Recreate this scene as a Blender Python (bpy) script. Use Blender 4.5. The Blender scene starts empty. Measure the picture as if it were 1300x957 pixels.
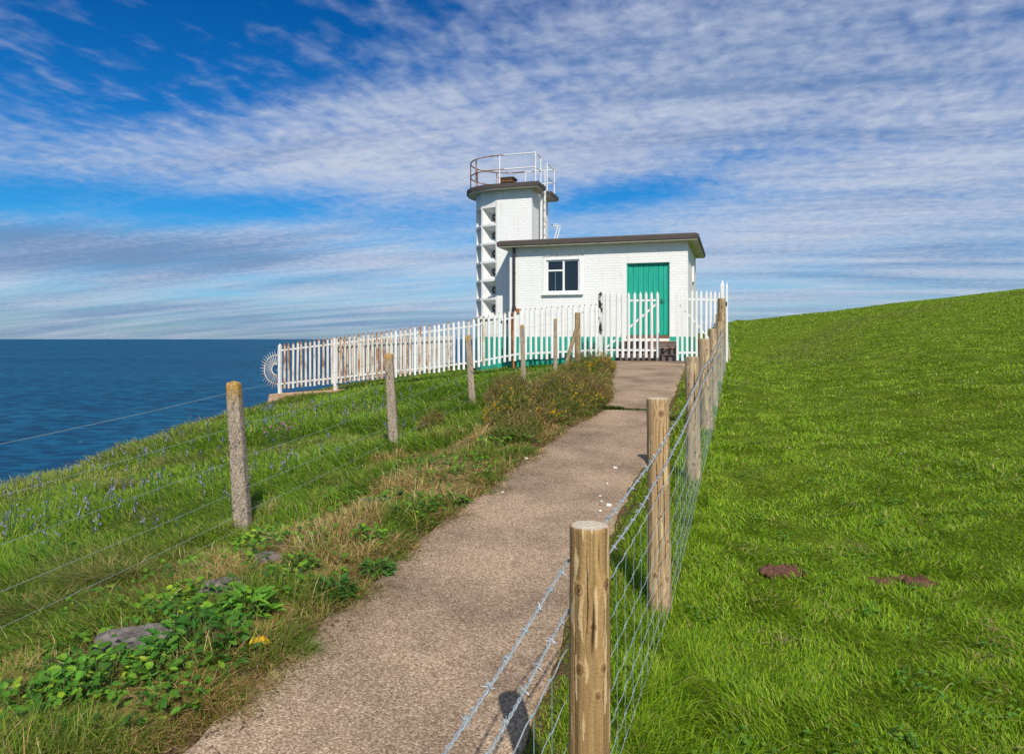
import bpy, math, random
import numpy as np
random.seed(7)
RNG = np.random.default_rng(11)
PI = math.pi
scene = bpy.context.scene
COL = scene.collection
EYE = 1.65
F = 900.0

# ------------------------------------------------------------------ noise
def _h(ix, iy, iz):
    n = (ix.astype(np.int64) * 374761393 + iy.astype(np.int64) * 668265263 + iz.astype(np.int64) * 2147483647 + 1013904223)
    n = (n ^ (n >> 13)) * 1274126177
    n = n & 0xFFFFFFFF
    n = (n ^ (n >> 16)) & 0xFFFFFF
    return n / float(0xFFFFFF)

def vnoise(x, y, z=0.0):
    x = np.asarray(x, float); y = np.asarray(y, float); z = np.asarray(z, float) + 0 * x
    ix, iy, iz = np.floor(x), np.floor(y), np.floor(z)
    fx, fy, fz = x - ix, y - iy, z - iz
    fx = fx * fx * (3 - 2 * fx); fy = fy * fy * (3 - 2 * fy); fz = fz * fz * (3 - 2 * fz)
    def L(a, b, t): return a + (b - a) * t
    c = [[[_h(ix + i, iy + j, iz + k) for k in (0, 1)] for j in (0, 1)] for i in (0, 1)]
    a0 = L(L(c[0][0][0], c[1][0][0], fx), L(c[0][1][0], c[1][1][0], fx), fy)
    a1 = L(L(c[0][0][1], c[1][0][1], fx), L(c[0][1][1], c[1][1][1], fx), fy)
    return L(a0, a1, fz)

def fbm(x, y, z=0.0, o=4):
    s, a, t = 0, 1.0, 0
    x = np.asarray(x, float); y = np.asarray(y, float)
    for i in range(o):
        s = s + a * vnoise(x * 2 ** i + 17.3 * i, y * 2 ** i - 9.1 * i, np.asarray(z) * 2 ** i); t += a; a *= .5
    return s / t

def sstep(a, b, x):
    t = np.clip((np.asarray(x, float) - a) / (b - a), 0, 1)
    return t * t * (3 - 2 * t)

# ------------------------------------------------------------------ terrain
PD = [-6, 3.1, 4.07, 5.15, 6.35, 7.24, 8.28, 9.7, 11, 12.85, 16.5, 19.6]
PL = [-3.9, -1.145, -.88, -.606, -.113, .11, .47, 1.09, 1.53, 1.83, 2.4, 2.75]
PR = [-2.55, .153, .38, .72, 1.06, 1.39, 1.73, 2.13, 2.46, 2.97, 4.0, 4.9]
def xl(d): return np.interp(d, PD, PL)

def xr(d): return np.interp(d, PD, PR)
def fence_x(d): return .33 * np.asarray(d, float) - .43

def H(X, Y, path_dip=True):
    X = np.asarray(X, float); Y = np.asarray(Y, float)
    lin = -.08 + .068 * Y
    low = np.where(Y < 13, lin, .804 + .26 * (1 - np.exp(-(Y - 13) * .26)))
    s = X - fence_x(Y)
    w = np.maximum(sstep(-.3, 5, s), sstep(19.5, 30, Y) * sstep(-5, 0, s))
    fld = lin - .0032 * np.clip(Y - 37, 0, None) ** 2 + .115 * np.where(s > 0, np.sqrt(s * s + .25) - .5, 0)
    z = low * (1 - w) + fld * w
    z = z - .0032 * np.clip(Y - 40, 0, None) ** 2 * (1 - w)
    e = xl(Y) - X
    ee = np.clip(e, 0, None)
    z = z - .125 * (np.sqrt(ee * ee + .09) - .3)
    z = z + .06 * np.exp(-((e - .75) / .5) ** 2) * sstep(1, 4, Y) * (1 - sstep(13, 16, Y))
    # gentle unevenness away from the path
    inp = sstep(-.25, .1, -e) * sstep(-.25, .1, xr(Y) - X)
    off = 1 - inp
    z = z + off * (.10 * (fbm(X * .55, Y * .55, 3.1, 3) - .5) + .05 * (fbm(X * 2.1, Y * 2.1, 7.7, 2) - .5))
    z = z + .22 * (fbm(X * .12, Y * .12, 5.5, 2) - .5) * sstep(16, 34, Y) * sstep(0, 6, s)
    # cliff edge on the seaward side
    xc = -6.9 + .033 * np.clip(Y - 22, 0, None) ** 2 + .9 * (fbm(Y * .35, Y * 0 + 2.2, 1.0, 3) - .5)
    ov = np.clip(xc - X, 0, None)
    rough = 1 + .6 * (fbm(X * .3, Y * .3, 9.9, 3) - .5)
    z = z - np.minimum(.5 * ov * rough + .22 * ov * ov, 72)
    if path_dip:
        z = z - .035 * inp * (Y < 19.6)
    return z

_LX = np.arange(-14, 20.01, .08); _LY = np.arange(-6, 40.01, .08)
_LZ = H(*np.meshgrid(_LX, _LY), False).tolist()
def Hs(x, y, dip=False):
    fx = (x + 14) / .08; fy = (y + 6) / .08
    i = int(fx); j = int(fy)
    if not (0 <= i < len(_LX) - 1 and 0 <= j < len(_LY) - 1): return float(H(np.array([x]), np.array([y]), dip)[0])
    u, v = fx - i, fy - j; a, b = _LZ[j], _LZ[j + 1]
    return (a[i] * (1 - u) + a[i + 1] * u) * (1 - v) + (b[i] * (1 - u) + b[i + 1] * u) * v
def snoise(x, y, z=0.):
    """scalar smooth noise for the placement loops"""
    ix, iy = math.floor(x), math.floor(y); fx, fy = x - ix, y - iy
    def g(i, j):
        n = (i * 374761393 + j * 668265263 + int(z * 977) * 2147483647) & 0xFFFFFFFF
        n = ((n ^ (n >> 13)) * 1274126177) & 0xFFFFFFFF
        return ((n ^ (n >> 16)) & 0xFFFF) / 65535.
    fx = fx * fx * (3 - 2 * fx); fy = fy * fy * (3 - 2 * fy)
    a = g(ix, iy) * (1 - fx) + g(ix + 1, iy) * fx; b = g(ix, iy + 1) * (1 - fx) + g(ix + 1, iy + 1) * fx
    return a * (1 - fy) + b * fy

# ------------------------------------------------------------------ mesh helpers
class MB:
    def __init__(s): s.v = []; s.f = []; s.m = []
    def add(s, verts, faces, mi=0):
        o = len(s.v); s.v += [tuple(map(float, p)) for p in verts]
        s.f += [tuple(o + i for i in f) for f in faces]; s.m += [mi] * len(faces); return s
    def box(s, a, b, mi=0):
        x0, y0, z0 = a; x1, y1, z1 = b
        return s.add([(x0, y0, z0), (x1, y0, z0), (x1, y1, z0), (x0, y1, z0), (x0, y0, z1), (x1, y0, z1), (x1, y1, z1), (x0, y1, z1)],
                     [(3, 2, 1, 0), (4, 5, 6, 7), (0, 1, 5, 4), (1, 2, 6, 5), (2, 3, 7, 6), (3, 0, 4, 7)], mi)
    def prism(s, poly, z0, z1, mi=0, top_mi=None, bot_mi=None):
        n = len(poly)
        s.add([(x, y, z0) for x, y in poly] + [(x, y, z1) for x, y in poly],
              [(i, (i + 1) % n, n + (i + 1) % n, n + i) for i in range(n)], mi)
        s.add([(x, y, z1) for x, y in poly], [tuple(range(n))], mi if top_mi is None else top_mi)
        s.add([(x, y, z0) for x, y in poly], [tuple(reversed(range(n)))], mi if bot_mi is None else bot_mi)
        return s
    def bar(s, p, q, w, h, mi=0, up=(0, 0, 1)):
        p = np.array(p, float); q = np.array(q, float); d = q - p; d /= np.linalg.norm(d)
        sd = np.cross(d, np.array(up, float))
        if np.linalg.norm(sd) < 1e-5: sd = np.cross(d, np.array([1., 0, 0]))
        sd /= np.linalg.norm(sd); u = np.cross(sd, d)
        a = sd * w / 2; b = u * h / 2
        c = [p - a - b, p + a - b, p + a + b, p - a + b, q - a - b, q + a - b, q + a + b, q - a + b]
        return s.add(c, [(0, 1, 2, 3), (7, 6, 5, 4), (0, 4, 5, 1), (1, 5, 6, 2), (2, 6, 7, 3), (3, 7, 4, 0)], mi)
    def tube(s, pts, r, n=8, mi=0, closed=False):
        pts = [np.array(p, float) for p in pts]; m = len(pts)
        rs = r if hasattr(r, '__len__') else [r] * m
        vs = []; prev = None
        for i, p in enumerate(pts):
            if closed: t = pts[(i + 1) % m] - pts[i - 1]
            else: t = pts[min(i + 1, m - 1)] - pts[max(i - 1, 0)]
            t = t / (np.linalg.norm(t) + 1e-12)
            if prev is None:
                a = np.array([0, 0, 1.]) if abs(t[2]) < .9 else np.array([1., 0, 0])
                u = np.cross(t, a)
            else: u = prev - t * np.dot(prev, t)
            u /= np.linalg.norm(u) + 1e-12; prev = u; w = np.cross(t, u)
            for k in range(n):
                th = 2 * PI * k / n
                vs.append(p + (u * math.cos(th) + w * math.sin(th)) * rs[i])
        fs = []
        for i in range(m if closed else m - 1):
            j = (i + 1) % m
            for k in range(n):
                fs.append((i * n + k, i * n + (k + 1) % n, j * n + (k + 1) % n, j * n + k))
        if not closed:
            fs.append(tuple(reversed(range(n)))); fs.append(tuple((m - 1) * n + k for k in range(n)))
        return s.add(vs, fs, mi)
    def build(s, name, mats, parent=None, smooth=False, bevel=0):
        me = bpy.data.meshes.new(name); me.from_pydata(s.v, [], s.f)
        for m_ in (mats if isinstance(mats, (list, tuple)) else [mats]): me.materials.append(m_)
        me.polygons.foreach_set('material_index', s.m)
        if smooth: me.polygons.foreach_set('use_smooth', [True] * len(s.f))
        me.update()
        o = bpy.data.objects.new(name, me); COL.objects.link(o)
        if parent: o.parent = parent
        if smooth:
            try: me.set_sharp_from_angle(angle=math.radians(40))
            except Exception: pass
        if bevel:
            b = o.modifiers.new('bevel', 'BEVEL'); b.width = bevel; b.segments = 2; b.limit_method = 'ANGLE'
        return o

def raw_mesh(name, V, faces_flat, loop_tot, mats, col=None, parent=None, smooth=False, mi=None):
    me = bpy.data.meshes.new(name)
    n = len(V); nl = len(faces_flat); nf = len(loop_tot)
    me.vertices.add(n); me.vertices.foreach_set('co', np.asarray(V, np.float32).ravel())
    me.loops.add(nl); me.loops.foreach_set('vertex_index', np.asarray(faces_flat, np.int32))
    me.polygons.add(nf)
    ls = np.concatenate([[0], np.cumsum(loop_tot)[:-1]]).astype(np.int32)
    me.polygons.foreach_set('loop_start', ls)
    try: me.polygons.foreach_set('loop_total', np.asarray(loop_tot, np.int32))
    except Exception: pass
    if smooth: me.polygons.foreach_set('use_smooth', np.ones(nf, bool))
    for m_ in (mats if isinstance(mats, (list, tuple)) else [mats]): me.materials.append(m_)
    if mi is not None: me.polygons.foreach_set('material_index', np.asarray(mi, np.int32))
    if col is not None:
        at = me.color_attributes.new('tint', 'FLOAT_COLOR', 'POINT')
        c = np.ones((n, 4), np.float32); c[:, :3] = col
        at.data.foreach_set('color', c.ravel())
    me.update(calc_edges=True); me.validate()
    o = bpy.data.objects.new(name, me); COL.objects.link(o)
    if parent: o.parent = parent
    return o

def empty(name, loc=(0, 0, 0), rz=0.0):
    o = bpy.data.objects.new(name, None); COL.objects.link(o); o.location = loc; o.rotation_euler = (0, 0, rz)
    o.empty_display_size = .2
    return o

def tag(o, label=None, cat=None, group=None, kind=None):
    if label: o['label'] = label
    if cat: o['category'] = cat
    if group: o['group'] = group
    if kind: o['kind'] = kind
    return o

# ------------------------------------------------------------------ material helpers
class NT:
    def __init__(s, name):
        s.m = bpy.data.materials.new(name); s.m.use_nodes = True
        s.t = s.m.node_tree; s.t.nodes.clear()
        s.out = s.t.nodes.new('ShaderNodeOutputMaterial')
    def n(s, typ, **k):
        nd = s.t.nodes.new(typ)
        for a, b in k.items():
            if a.startswith('i_'):
                key = a[2:]
                nd.inputs[int(key) if key.isdigit() else key.replace('_', ' ')].default_value = b
            else: setattr(nd, a, b)
        return nd
    def l(s, a, b): s.t.links.new(a, b)
    def coord(s, which='Object', scale=(1, 1, 1), rot=(0, 0, 0)):
        tc = s.n('ShaderNodeTexCoord'); mp = s.n('ShaderNodeMapping')
        mp.inputs['Scale'].default_value = scale; mp.inputs['Rotation'].default_value = rot
        s.l(tc.outputs[which], mp.inputs['Vector']); return mp.outputs['Vector']
    def noise(s, vec, scale, detail=4, rough=.55, dist=0):
        nd = s.n('ShaderNodeTexNoise'); nd.inputs['Scale'].default_value = scale
        nd.inputs['Detail'].default_value = detail; nd.inputs['Roughness'].default_value = rough; nd.inputs['Distortion'].default_value = dist
        s.l(vec, nd.inputs['Vector']); return nd.outputs['Fac']
    def ramp(s, fac, stops, interp='LINEAR'):
        r = s.n('ShaderNodeValToRGB'); cr = r.color_ramp; cr.interpolation = interp
        while len(cr.elements) < len(stops): cr.elements.new(.5)
        for e, (p, c) in zip(cr.elements, stops):
            e.position = p; e.color = (*c, 1) if len(c) == 3 else c
        s.l(fac, r.inputs['Fac']); return r.outputs['Color']
    def mix(s, fac, a, b, mode='MIX'):
        m = s.n('ShaderNodeMix', data_type='RGBA', blend_type=mode)
        for src, dst in ((fac, 0), (a, 6), (b, 7)):
            if hasattr(src, 'is_linked') or hasattr(src, 'links'): s.l(src, m.inputs[dst])
            else: m.inputs[dst].default_value = src if dst == 0 else (*src, 1)
        return m.outputs[2]
    def math(s, op, a, b=None, c=None):
        m = s.n('ShaderNodeMath', operation=op)
        for i, x in enumerate((a, b, c)):
            if x is None: continue
            if hasattr(x, 'links'): s.l(x, m.inputs[i])
            else: m.inputs[i].default_value = x
        return m.outputs[0]
    def maprange(s, v, a, b, c=0., d=1.):
        m = s.n('ShaderNodeMapRange'); m.inputs[1].default_value = a; m.inputs[2].default_value = b
        m.inputs[3].default_value = c; m.inputs[4].default_value = d; s.l(v, m.inputs[0]); return m.outputs[0]
    def bump(s, h, strength, dist=.01, normal=None):
        b = s.n('ShaderNodeBump'); b.inputs['Strength'].default_value = strength; b.inputs['Distance'].default_value = dist
        s.l(h, b.inputs['Height'])
        if normal is not None: s.l(normal, b.inputs['Normal'])
        return b.outputs['Normal']
    def principled(s, col, rough=.7, normal=None, metal=0., spec=.5):
        p = s.n('ShaderNodeBsdfPrincipled')
        for x, k in ((col, 'Base Color'), (rough, 'Roughness'), (metal, 'Metallic'), (spec, 'Specular IOR Level')):
            if hasattr(x, 'links'): s.l(x, p.inputs[k])
            else: p.inputs[k].default_value = (*x, 1) if k == 'Base Color' else x
        if normal is not None: s.l(normal, p.inputs['Normal'])
        s.l(p.outputs[0], s.out.inputs['Surface']); return p
    def attr(s, name='tint'):
        a = s.n('ShaderNodeAttribute'); a.attribute_name = name; return a.outputs['Color']

M = {}
def simple(name, col, rough=.7, var=.25, scale=8, bump=.0, bscale=40, metal=0., spec=.4):
    t = NT(name); v = t.coord('Object')
    n = t.noise(v, scale, 5)
    c = t.ramp(n, [(.3, tuple(x * (1 - var) for x in col)), (.7, tuple(min(1, x * (1 + var)) for x in col))])
    nm = t.bump(t.noise(v, bscale, 4), bump, .01) if bump else None
    t.principled(c, rough, nm, metal, spec); M[name] = t.m; return t.m

def brick_white(name, along):
    # painted brick: courses show only as faint joints and relief; along = which local axes run along the wall
    t = NT(name)
    tc = t.n('ShaderNodeTexCoord'); sp = t.n('ShaderNodeSeparateXYZ'); t.l(tc.outputs['Object'], sp.inputs[0])
    cb = t.n('ShaderNodeCombineXYZ'); t.l(sp.outputs[along], cb.inputs[0]); t.l(sp.outputs[2], cb.inputs[1])
    br = t.n('ShaderNodeTexBrick'); t.l(cb.outputs[0], br.inputs['Vector'])
    for k, x in (('Scale', 1), ('Mortar Size', .012), ('Mortar Smooth', .4), ('Brick Width', .225), ('Row Height', .075), ('Bias', 0)):
        br.inputs[k].default_value = x
    br.inputs['Color1'].default_value = (.80, .795, .78, 1); br.inputs['Color2'].default_value = (.765, .76, .74, 1)
    br.inputs['Mortar'].default_value = (.71, .705, .685, 1)
    v = tc.outputs['Object']
    big = t.noise(v, 1.3, 5, .6); fine = t.noise(v, 22, 5, .6)
    c = t.mix(t.maprange(big, .45, .75, 0, .35), br.outputs['Color'], (.66, .65, .60))
    # thin run-down grime
    st = t.noise(t.coord('Object', (6, 6, .5)), 3, 4, .6)
    c = t.mix(t.maprange(st, .56, .76, 0, .42), c, (.52, .49, .43))
    c = t.mix(t.maprange(fine, .66, .74, 0, .3), c, (.6, .58, .53))
    inv = t.math('SUBTRACT', 1.0, br.outputs['Fac'])
    h = t.math('ADD', inv, t.math('MULTIPLY', fine, .6))
    t.principled(c, .62, t.bump(h, .5, .006), 0, .3); M[name] = t.m; return t.m

brick_white('white_brick_front', 0); brick_white('white_brick_side', 1)

def paint_worn(name, paint, under, lo, hi, scale=9, rough=.5, stretch=(1, 1, .35), z_rust=None, bumps=.2):
    t = NT(name); v = t.coord('Object', stretch)
    oi = t.n('ShaderNodeObjectInfo')
    va = t.n('ShaderNodeVectorMath', operation='ADD')
    sc = t.n('ShaderNodeVectorMath', operation='SCALE'); sc.inputs['Scale'].default_value = 37.
    cb = t.n('ShaderNodeCombineXYZ'); t.l(oi.outputs['Random'], cb.inputs[0]); t.l(oi.outputs['Random'], cb.inputs[2])
    t.l(cb.outputs[0], sc.inputs[0]); t.l(v, va.inputs[0]); t.l(sc.outputs[0], va.inputs[1])
    n = t.noise(va.outputs[0], scale, 6, .65)
    m = t.maprange(n, lo, hi)
    if z_rust:
        tc = t.n('ShaderNodeTexCoord'); sp = t.n('ShaderNodeSeparateXYZ'); t.l(tc.outputs['Object'], sp.inputs[0])
        zz = t.math('ADD', sp.outputs[2], t.math('MULTIPLY', n, .12))
        m = t.math('MAXIMUM', m, t.maprange(zz, z_rust + .03, z_rust + .07))
    rn = t.noise(va.outputs[0], scale * 3, 4)
    rc = t.ramp(rn, [(.3, tuple(x * .45 for x in under)), (.7, under)])
    g = t.noise(va.outputs[0], scale * .5, 3)
    pc = t.ramp(g, [(.3, tuple(x * .86 for x in paint)), (.65, paint)])
    c = t.mix(m, pc, rc)
    t.principled(c, t.maprange(m, 0, 1, rough, .9), t.bump(t.math('SUBTRACT', rn, t.math('MULTIPLY', m, .8)), bumps, .004), 0, .4)
    M[name] = t.m; return t.m

WHITE = (.74, .735, .715); RUST = (.44, .19, .06)
paint_worn('picket_white', (.79, .785, .765), RUST, .68, .76, 5, z_rust=1.405)
paint_worn('picket_stained', (.74, .66, .56), (.42, .2, .08), .50, .68, 5, z_rust=1.37)
paint_worn('picket_rusty', (.72, .62, .50), RUST, .44, .58, 5, z_rust=1.33)
paint_worn('rail_white', WHITE, RUST, .60, .70, 6, stretch=(.6, .6, .6))
paint_worn('gate_white', WHITE, (.05, .03, .02), .70, .74, 4)
paint_worn('post_flaked', WHITE, (.045, .028, .02), .56, .60, 4.5, stretch=(1, 1, .5))
paint_worn('guard_paint', (.70, .64, .55), RUST, .52, .66, 5, stretch=(.6, .6, .6))
paint_worn('rail_rusted', (.55, .36, .28), (.12, .045, .02), .40, .58, 6, stretch=(.6, .6, .6))
paint_worn('pipe_rust', (.50, .20, .06), (.30, .10, .03), .4, .6, 9)
paint_worn('plinth_green', (.016, .36, .26), (.10, .22, .16), .64, .74, 3, stretch=(1, 1, .6))
paint_worn('roof_felt', (.10, .078, .068), (.16, .13, .11), .5, .7, 4, rough=.85, stretch=(1, 1, 1))
paint_worn('fascia', (.078, .062, .055), (.19, .15, .12), .60, .72, 5, rough=.8, stretch=(.6, .6, 2))
paint_worn('soffit', (.58, .53, .40), (.45, .38, .24), .5, .7, 3, stretch=(1, 1, 1))
simple('white_render', (.72, .715, .69), .6, .10, 3, .2, 60)
simple('frame_paint', (.80, .80, .78), .45, .05, 6, .08, 80)
simple('dark_pipe', (.035, .03, .032), .5, .3, 10, .1)
simple('concrete_dark', (.13, .105, .095), .9, .3, 6, .4, 40)
simple('brick_red', (.22, .09, .06), .9, .3, 10, .4, 50)
simple('footing', (.42, .27, .17), .95, .3, 5, .8, 25)
simple('vent_dark', (.02, .02, .022), .8, .2)
simple('horn_metal', (.045, .042, .03), .5, .4, 20)
simple('horn_centre', (.42, .40, .30), .6, .2, 20)
simple('vent_wood', (.22, .11, .05), .8, .3, 12, .3)
simple('galvanised', (.42, .46, .48), .45, .25, 60, .0, metal=.35)
simple('net_wire', (.24, .36, .33), .5, .3, 30)
simple('plain_wire', (.24, .30, .29), .5, .2, 30)
simple('stone', (.14, .122, .11), 1, .7, 16, 1., 45)
simple('soil', (.115, .052, .032), 1, .6, 40, 1., 70)
simple('pebble_white', (.72, .70, .66), .7, .12, 20, .1)
simple('stem_brown', (.16, .10, .06), .9, .3, 20)
simple('post_timber', (.27, .20, .12), .9, .35, 14, .4)
simple('handle_metal', (.02, .2, .13), .4, .1)

def door_mat():
    t = NT('door_green'); tc = t.n('ShaderNodeTexCoord'); sp = t.n('ShaderNodeSeparateXYZ'); t.l(tc.outputs['Object'], sp.inputs[0])
    n = t.noise(t.coord('Object', (6, 6, .6)), 3, 5, .6); f = t.noise(tc.outputs['Object'], 30, 5)
    c = t.ramp(n, [(.3, (.008, .30, .205)), (.6, (.016, .37, .26)), (.8, (.05, .43, .32))])
    c = t.mix(t.maprange(f, .68, .74, 0, .5), c, (.12, .36, .27))
    t.principled(c, .45, t.bump(f, .15, .004), 0, .4); M['door_green'] = t.m
door_mat()
def glass_mat():
    t = NT('window_glass'); v = t.coord('Object')
    t.principled((.012, .018, .03), .08, t.bump(t.noise(v, 2.5, 2), .05, .01), 0, .5); M['window_glass'] = t.m
glass_mat()

def tint_mat(name, transl=.35, rough=.6, spec=.15, speck=None, bump=0, bscale=60, vary=0):
    t = NT(name); c = t.attr()
    v = t.coord('Object')
    if speck:
        a, b, sc, amt = speck
        vo = t.n('ShaderNodeTexVoronoi'); vo.inputs['Scale'].default_value = sc; t.l(v, vo.inputs['Vector'])
        r = t.ramp(t.noise(v, sc * .7, 3, .7), [(.35, a), (.65, b)])
        sx = t.n('ShaderNodeSeparateColor'); t.l(vo.outputs['Color'], sx.inputs[0])
        c2 = t.mix(1., c, r, 'MULTIPLY')
        c2 = t.mix(t.maprange(sx.outputs[0], .78, .82, 0, amt), c2, (.5, .42, .33))
        c = t.mix(t.maprange(sx.outputs[1], .85, .9, 0, amt), c2, (.05, .04, .035))
    if vary:
        c = t.mix(1., c, t.ramp(t.noise(v, vary, 4), [(.3, (.72, .72, .72)), (.7, (1.28, 1.28, 1.28))]), 'MULTIPLY')
    nm = t.bump(t.noise(v, bscale, 5, .6), bump, .01) if bump else None
    p = t.principled(c, rough, nm, 0, spec)
    if transl:
        tr = t.n('ShaderNodeBsdfTranslucent'); t.l(c, tr.inputs['Color'])
        mx = t.n('ShaderNodeMixShader'); mx.inputs[0].default_value = transl
        t.l(p.outputs[0], mx.inputs[1]); t.l(tr.outputs[0], mx.inputs[2]); t.l(mx.outputs[0], t.out.inputs['Surface'])
    M[name] = t.m; return t.m
tint_mat('blade', .42, .5, .2)
tint_mat('leaf', .35, .6, .2, vary=30)
tint_mat('petal', .3, .6, .2)
tint_mat('wood', 0, .9, .12, bump=.45, bscale=110)
tint_mat('post_concrete', 0, .95, .15, speck=((.62, .60, .56), (1.25, 1.2, 1.15), 110, .55), bump=.9, bscale=120)
def ground_mat():
    t = NT('ground_cover'); c = t.attr(); tc = t.n('ShaderNodeTexCoord'); v = tc.outputs['Object']
    n1 = t.noise(v, 3.2, 6, .65); n2 = t.noise(v, 26, 5, .7)
    c = t.mix(1., c, t.ramp(n1, [(.3, (.62, .66, .6)), (.7, (1.3, 1.25, 1.2))]), 'MULTIPLY')
    c = t.mix(1., c, t.ramp(n2, [(.3, (.55, .6, .55)), (.7, (1.4, 1.35, 1.25))]), 'MULTIPLY')
    t.principled(c, 1, t.bump(t.math('ADD', n2, n1), 1, .05), 0, .05); M['ground_cover'] = t.m
ground_mat()
def path_mat():
    t = NT('path_aggregate'); tc = t.n('ShaderNodeTexCoord'); v = tc.outputs['Object']
    vo = t.n('ShaderNodeTexVoronoi'); vo.inputs['Scale'].default_value = 140; t.l(v, vo.inputs['Vector'])
    sx = t.n('ShaderNodeSeparateColor'); t.l(vo.outputs['Color'], sx.inputs[0])
    c = t.ramp(sx.outputs[0], [(0, (.165, .112, .070)), (.35, (.285, .20, .135)), (.7, (.36, .262, .18)), (1, (.54, .43, .32))])
    big = t.noise(v, 1.1, 5, .62); mid = t.noise(v, 7, 6, .7)
    c = t.mix(1., c, t.ramp(big, [(.33, (.58, .56, .54)), (.60, (1.14, 1.12, 1.09))]), 'MULTIPLY')
    c = t.mix(t.maprange(mid, .56, .76, 0, .38), c, (.17, .115, .09))
    st = t.noise(v, 3.1, 4, .6)
    c = t.mix(t.maprange(st, .62, .74, 0, .45), c, (.15, .105, .08))
    h = t.math('ADD', t.math('MULTIPLY', vo.outputs['Distance'], -1.), t.math('MULTIPLY', mid, 1.2))
    t.principled(c, .95, t.bump(h, .6, .005), 0, .15); M['path_aggregate'] = t.m
path_mat()
def sea_mat():
    t = NT('sea_water'); v = t.coord('Object', (.6, 1., 1.), (0, 0, .25))
    n1 = t.noise(v, .11, 6, .62, .4); n2 = t.noise(t.coord('Object', (.5, 1., 1.), (0, 0, -.2)), .022, 4, .55)
    n3 = t.noise(t.coord('Object', (.25, 1, 1)), .0016, 4, .55)
    c = t.ramp(n3, [(.35, (.004, .082, .17)), (.65, (.010, .125, .225))])
    c = t.mix(t.maprange(n1, .42, .60), t.mix(.78, c, (.001, .022, .065)), c)
    # whitecaps
    cap = t.math('MULTIPLY', t.maprange(t.noise(v, .16, 5, .6), .72, .75), t.maprange(t.noise(v, .012, 3), .5, .62))
    c = t.mix(cap, c, (.6, .65, .7))
    h = t.math('ADD', t.math('MULTIPLY', n1, 1.), t.math('MULTIPLY', n2, 3.))
    p = t.principled(c, .5, t.bump(h, 1., 2.6), 0, .10); M['sea_water'] = t.m
sea_mat()

# ------------------------------------------------------------------ camera, sun, sky
cam = bpy.data.objects.new('camera', bpy.data.cameras.new('camera')); COL.objects.link(cam)
cam.location = (0, 0, EYE); cam.rotation_euler = (PI / 2, 0, 0)
cam.data.sensor_width = 36; cam.data.lens = 36 * F / 1300; cam.data.shift_y = -48.5 / 1300
cam.data.clip_start = .05; cam.data.clip_end = 200000
scene.camera = cam
EL, AZ = math.radians(42), math.radians(11)
sun = bpy.data.objects.new('sun', bpy.data.lights.new('sun', 'SUN')); COL.objects.link(sun)
sun.data.energy = 4.1; sun.data.angle = math.radians(.6); sun.data.color = (1, .935, .83)
sun.rotation_euler = (PI / 2 - EL, 0, AZ)     # light comes from behind the camera, a little to its right
scene.view_settings.view_transform = 'Standard'; scene.view_settings.look = 'None'
scene.view_settings.exposure = 0.25; scene.view_settings.gamma = 1

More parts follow.
